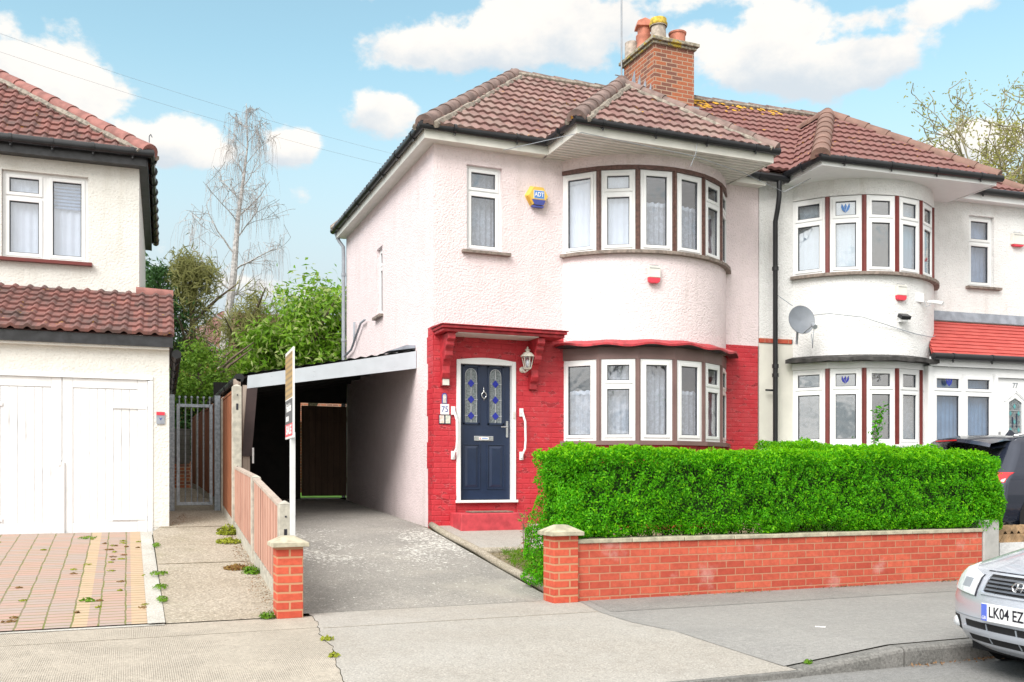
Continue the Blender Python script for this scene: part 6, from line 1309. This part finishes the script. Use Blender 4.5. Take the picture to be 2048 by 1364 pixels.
class Car:
    """lofted body: levels (z, x nose, x tail, half width, nose depth, tail depth)"""
    def __init__(s, lv, p=2.3): s.lv = lv; s.p = p; s.z = [l[0] for l in lv]
    def at(s, z, k): return float(np.interp(z, s.z, [l[k] for l in s.lv]))
    def cap(s, y, w): return 1 - (max(0, 1 - min(1, abs(y) / w) ** s.p)) ** .5
    def nose(s, y, z): return s.at(z, 1) + s.at(z, 4) * s.cap(y, s.at(z, 3))
    def ring(s, z, n=12):
        w = s.at(z, 3); out = []
        th = [math.sin(a) for a in fr(-math.pi / 2, math.pi / 2, 2 * n)]
        out += [(s.at(z, 1) + s.at(z, 4) * s.cap(q * w, w), q * w, z) for q in th]
        xa, xb = out[-1][0], s.at(z, 2) - s.at(z, 5); out += [(xa + (xb - xa) * i / 8, w, z) for i in range(1, 8)]
        out += [(s.at(z, 2) - s.at(z, 5) * s.cap(q * w, w), q * w, z) for q in th[::-1]]
        out += [(xb + (xa - xb) * i / 8, -w, z) for i in range(1, 8)]
        return out
    def loft(s, z0, z1, mat, root, name, extra=3, cap=False):
        zs = sorted({z0, z1, *[z for z in s.z if z0 < z < z1]}); zz = []
        for a, c in zip(zs[:-1], zs[1:]): zz += [a + (c - a) * i / extra for i in range(extra)]
        zz.append(z1); b = MB(); rows = [r + [r[0]] for r in (s.ring(z) for z in zz)]; b.grid(rows, False)
        if cap: b.add(rows[-1][:-1], [tuple(range(len(rows[-1]) - 1))])
        return b.build(name, mat, root, smooth=True, auto=50)
    def patch(s, y0, y1, z0f, z1f, off, mat, parent, name, ny=14, nz=6):
        b = MB(); g = lambda f, y: f(y) if callable(f) else f
        for sg, (a, c) in ((1, (y0, y1)),):
            rows = []
            for i in range(nz + 1):
                r = []
                for j in range(ny + 1):
                    y = a + (c - a) * j / ny; z = g(z0f, y) + (g(z1f, y) - g(z0f, y)) * i / nz; r.append((s.nose(y, z) - off, y, z))
                rows.append(r)
            b.grid(rows, True)
            for e in (0, nz): b.grid([rows[e], [(x + off + .01, y, z) for x, y, z in rows[e]]], e == 0)
            for e in (0, ny): b.grid([[r[e] for r in rows], [(r[e][0] + off + .01, r[e][1], r[e][2]) for r in rows]], e == ny)
        return b.build(name, mat, parent, smooth=True, auto=40)
def wheel(root, x, y, r, w, sg):
    t = MB(); t.lathe([(r * .62, -w / 2), (r * .93, -w / 2), (r, -w * .35), (r, w * .35), (r * .93, w / 2), (r * .62, w / 2)], (x, y, r), 'y', 26); wh = t.build('wheel', M['tyre'], root, smooth=True, auto=40)
    t = MB(); t.lathe([(r * .63, 0), (r * .6, .02), (r * .5, .012), (r * .15, .03), (.02, .03)], (x, y + (w / 2 - .02) * sg, r), 'y', 20) if sg < 0 else t.lathe([(r * .63, -.0), (r * .6, -.02), (r * .5, -.012), (r * .15, -.03), (.02, -.03)], (x, y + (w / 2 - .02), r), 'y', 20); t.build('rim', M['steel'], wh, smooth=True, auto=40)
CS = thing('parked_car', 'silver hatchback parked at the kerb with its front end cut by the right edge', 'car')
c = Car([(.17, .16, 4.06, .72, .30, .2), (.22, .07, 4.14, .78, .34, .22), (.30, .02, 4.19, .815, .36, .25), (.40, .0, 4.2, .835, .37, .26), (.50, .005, 4.2, .84, .37, .26), (.58, .03, 4.19, .84, .37, .25), (.66, .075, 4.16, .835, .36, .25), (.705, .13, 4.14, .83, .36, .24), (.74, .24, 4.12, .82, .40, .24), (.80, .44, 4.10, .80, .44, .22), (.87, .74, 4.06, .78, .40, .2), (.93, 1.02, 4.04, .755, .28, .2), (.96, 1.16, 4.02, .74, .2, .2), (1.1, 1.42, 3.92, .69, .16, .18), (1.25, 1.72, 3.78, .63, .14, .16), (1.36, 2.0, 3.6, .57, .14, .16), (1.415, 2.25, 3.35, .47, .16, .18), (1.43, 2.5, 3.1, .3, .16, .16)])
c.loft(.17, .96, M['silver'], CS, 'body', 3, True); c.loft(.962, 1.36, M['carglass'], CS, 'window_glass', 2); c.loft(1.36, 1.43, M['silver'], CS, 'roof', 3, True)
for sg in (1, -1):
    hl = c.patch(.40 * sg, .70 * sg, lambda y: .545 + .06 * (abs(y) - .40), lambda y: .675 + .055 * (abs(y) - .40) / .3, .012, M['lens'], CS, 'headlight') if sg > 0 else c.patch(-.70, -.40, lambda y: .545 + .06 * (abs(y) - .40), lambda y: .675 + .055 * (abs(y) - .40) / .3, .012, M['lens'], CS, 'headlight')
    a, d = sorted((.70 * sg, .765 * sg)); c.patch(a, d, .575, .715, .010, M['amber'], hl, 'indicator', 5)
    a, d = sorted((.47 * sg, .58 * sg)); c.patch(a, d, .59, .65, .0135, M['grey'], hl, 'reflector', 6, 5)
    a, d = sorted((.385 * sg, .398 * sg)); c.patch(a, d, .54, .68, .006, M['text_dark'], hl, 'shut_line', 2)
    a, d = sorted((.60 * sg, .71 * sg)); fg = c.patch(a, d, .285, .385, .004, M['under'], CS, 'fog_recess', 6); b = MB(); yy = .655 * sg; b.lathe([(.001, -.006), (.036, 0), (.042, .012)], (c.nose(yy, .335) - .012, yy, .335), 'x', 16); b.build('fog_lamp', M['lens'], fg, smooth=True)
gr_ = c.patch(-.315, .315, lambda y: .575 + .01 * abs(y), .688, .004, M['under'], CS, 'grille')
for zz in (.596, .620, .645, .668): c.patch(-.30, .30, zz - .0055, zz + .0055, .012, plain('dark_grille_bar', (.10, .11, .13), .35), gr_, 'grille_bar', 12, 1)
for yy in (-.2, -.1, .1, .2): c.patch(yy - .004, yy + .004, .58, .685, .011, M['under'], gr_, 'grille_upright', 1, 3)
for z0, z1 in ((.69, .702), (.560, .572)): c.patch(-.335, .335, z0, z1, .010, M['silver'], gr_, 'grille_surround', 14, 2)
for yy in (.318, -.335): c.patch(yy, yy + .017, .562, .70, .010, M['silver'], gr_, 'grille_surround', 2, 4)
ex = c.nose(0, .63) - .022
b = MB(); b.tube([(ex, .062 * math.cos(t), .628 + .036 * math.sin(t)) for t in fr(0, 2 * math.pi, 24)], .006, 6)
for yy in (.022, -.022): b.tube([(ex, yy + .012 + .008, .628 - .030), (ex, yy - .012 + .008 - .008, .628 + .030)], .006, 6)
b.tube([(ex, .03, .622), (ex, .0, .632), (ex, -.03, .636)], .0055, 6); b.build('emblem', M['chrome'], gr_, smooth=True)
px_ = c.nose(.2, .45) - .02; b = MB(); b.box(px_ - .012, px_, -.262, .262, .398, .512); pl = b.build('number_plate', M['plate'], CS, bevel=.003)
b = MB(); b.box(px_ - .0135, px_ - .0121, .212, .259, .401, .509); b.build('blue_band', M['plateblue'], pl)
text('plate_lettering', 'LK04 EZ', .098, (px_ - .0135, .198, .458), (0, -1, 0), (0, 0, 1), M['text_dark'], pl, .0008, .82, .0012, 'LEFT')
text('plate_lettering', 'GB', .03, (px_ - .0145, .236, .42), (0, -1, 0), (0, 0, 1), M['text_white'], pl, .0008, .9)
it = c.patch(-.50, .50, .235, .375, .003, M['under'], CS, 'lower_intake'); c.patch(-.56, .56, .283, .330, .014, M['silver'], it, 'intake_bar', 18, 3)
for yy in (-.26, 0, .26): c.patch(yy - .004, yy + .004, .24, .37, .008, M['grey'], it, 'intake_rib', 1, 3)
c.patch(-.80, .80, .395, .402, .0015, M['grey'], CS, 'bumper_line', 24, 1); c.patch(-.395, .395, .703, .708, .002, M['text_dark'], CS, 'bonnet_gap', 14, 1)
b = MB(); b.box(.30, 4.0, -.70, .70, .13, .2); b.build('underbody', M['under'], CS)
for x_ in (.80, 3.35):
    for sg in (1, -1): wheel(CS, x_, sg * .745, .29, .19, sg)
for sg in (1, -1):
    b = MB(); b.lathe([(.345, 0), (.345, .012)], (.80, sg * .836 - (0 if sg < 0 else -.0), .31), 'y', 24); b.build('wheel_arch', M['under'], CS)
    b = MB(); b.box(1.42, 1.55, sg * .80 - .08, sg * .80 + .08, .93, 1.05); b.build('door_mirror', M['silver'], CS, bevel=.03)
CS.location = (5.13, 4.28, -.126); CS.rotation_euler = (0, 0, R(-6.5))
# dark SUV seen from its tail corner; local x = 0 is the tail
CU = thing('parked_car', 'dark blue estate car with roof spoiler and red tail lamp outside the white house', 'car')
c = Car([(.28, .12, 4.2, .84, .22, .3), (.36, .03, 4.35, .90, .24, .4), (.55, .0, 4.4, .92, .24, .45), (.75, .02, 4.38, .92, .24, .45), (.92, .05, 4.2, .915, .25, .5), (1.0, .10, 3.9, .90, .26, .5), (1.08, .16, 3.3, .875, .26, .3), (1.2, .25, 3.05, .83, .25, .25), (1.35, .36, 2.75, .77, .24, .22), (1.46, .43, 2.45, .715, .22, .2), (1.53, .50, 2.15, .65, .22, .2), (1.57, .70, 1.9, .54, .24, .2), (1.585, 1.0, 1.7, .36, .2, .2)])
c.loft(.28, 1.585, M['ink'], CU, 'body', 3, True)
rw = c.patch(-.60, .60, lambda y: 1.10, lambda y: 1.47, .006, M['carglass'], CU, 'rear_window')
for sg in (1, -1):
    a, d = sorted((.50 * sg, .895 * sg)); tl = c.patch(a, d, lambda y: .845 + .05 * abs(y), lambda y: 1.05 - .02 * abs(y), .014, M['redlens'], CU, 'tail_light', 16); a, d = sorted((.56 * sg, .84 * sg)); c.patch(a, d, .925, .955, .019, plain('bright_red_reflector', (.80, .05, .06), .2), tl, 'reflector', 10, 2)
    b = MB(); xs = fr(.62, 3.0, 12); b.grid([[(x, sg * (c.at(1.06, 3) + .004), 1.07) for x in xs], [(x if x < 2.6 else 2.6, sg * (c.at(1.42, 3) + .004), 1.43) for x in fr(.78, 2.5, 12)]]); b.build('side_window', M['carglass'], CU)
    b = MB(); b.tube([(.62, sg * .62, 1.555), (.9, sg * .60, 1.60), (2.0, sg * .58, 1.60), (2.2, sg * .60, 1.56)], .018, 6); b.build('roof_rail', M['chrome'], CU, smooth=True)
    b = MB(); b.obox((0, 0, 0), (1, 0, 0), (0, 1, 0), (0, 0, 1), .30, .33, sg * .66 - .04, sg * .66 + .04, 1.12, 1.42); b.build('pillar_trim', M['chrome'], CU) if False else None
b = MB(); n = 14; rows = []
for x_, z_, f in ((-.02, 1.49, 1.0), (.0, 1.54, 1.0), (.25, 1.585, .97), (.75, 1.60, .9), (.75, 1.55, .9), (.05, 1.47, .97), (-.02, 1.49, 1.0)): rows.append([(x_ + .20 * (abs(y) / .66) ** 2.5, y * f, z_ - .10 * (abs(y) / .66) ** 2) for y in fr(-.66, .66, n)])
b.grid(rows); sp_ = b.build('spoiler', M['ink'], CU, smooth=True, auto=40); b = MB(); b.box(-.024, -.012, -.22, .22, 1.495, 1.512); b.build('brake_light', M['redlens'], sp_)
b = MB(); b.prism([(1.0, 1.575), (1.22, 1.575), (1.12, 1.66), (1.09, 1.68)], (0, 0, 0), (1, 0, 0), (0, 0, 1), (0, 1, 0), -.02, .02); b.build('roof_fin', M['ink'], CU, bevel=.006)
c.patch(-.88, .88, .30, .46, .010, M['under'], CU, 'rear_bumper', 20); c.patch(-.26, .26, .62, .73, .012, plain('yellow_number_plate', (.75, .55, .06), .4), CU, 'number_plate', 4, 1)
b = MB(); b.box(.3, 4.2, -.8, .8, .2, .3); b.build('underbody', M['under'], CU)
for x_ in (.85, 3.45):
    for sg in (1, -1): wheel(CU, x_, sg * .82, .34, .22, sg); b = MB(); b.lathe([(.40, 0), (.40, .012)], (x_, sg * .918, .37), 'y', 24); b.build('wheel_arch', M['under'], CU)
CU.location = (11.25, 10.55, zd(10.5) + .01); CU.rotation_euler = (0, 0, R(-9))
tuft('tangle of bare grey twigs on top of the zigzag edged white wall', 10.25, 8.9, .45, .28, .22, 160, M['drygrass'], .2, .01, 'dry_plant')
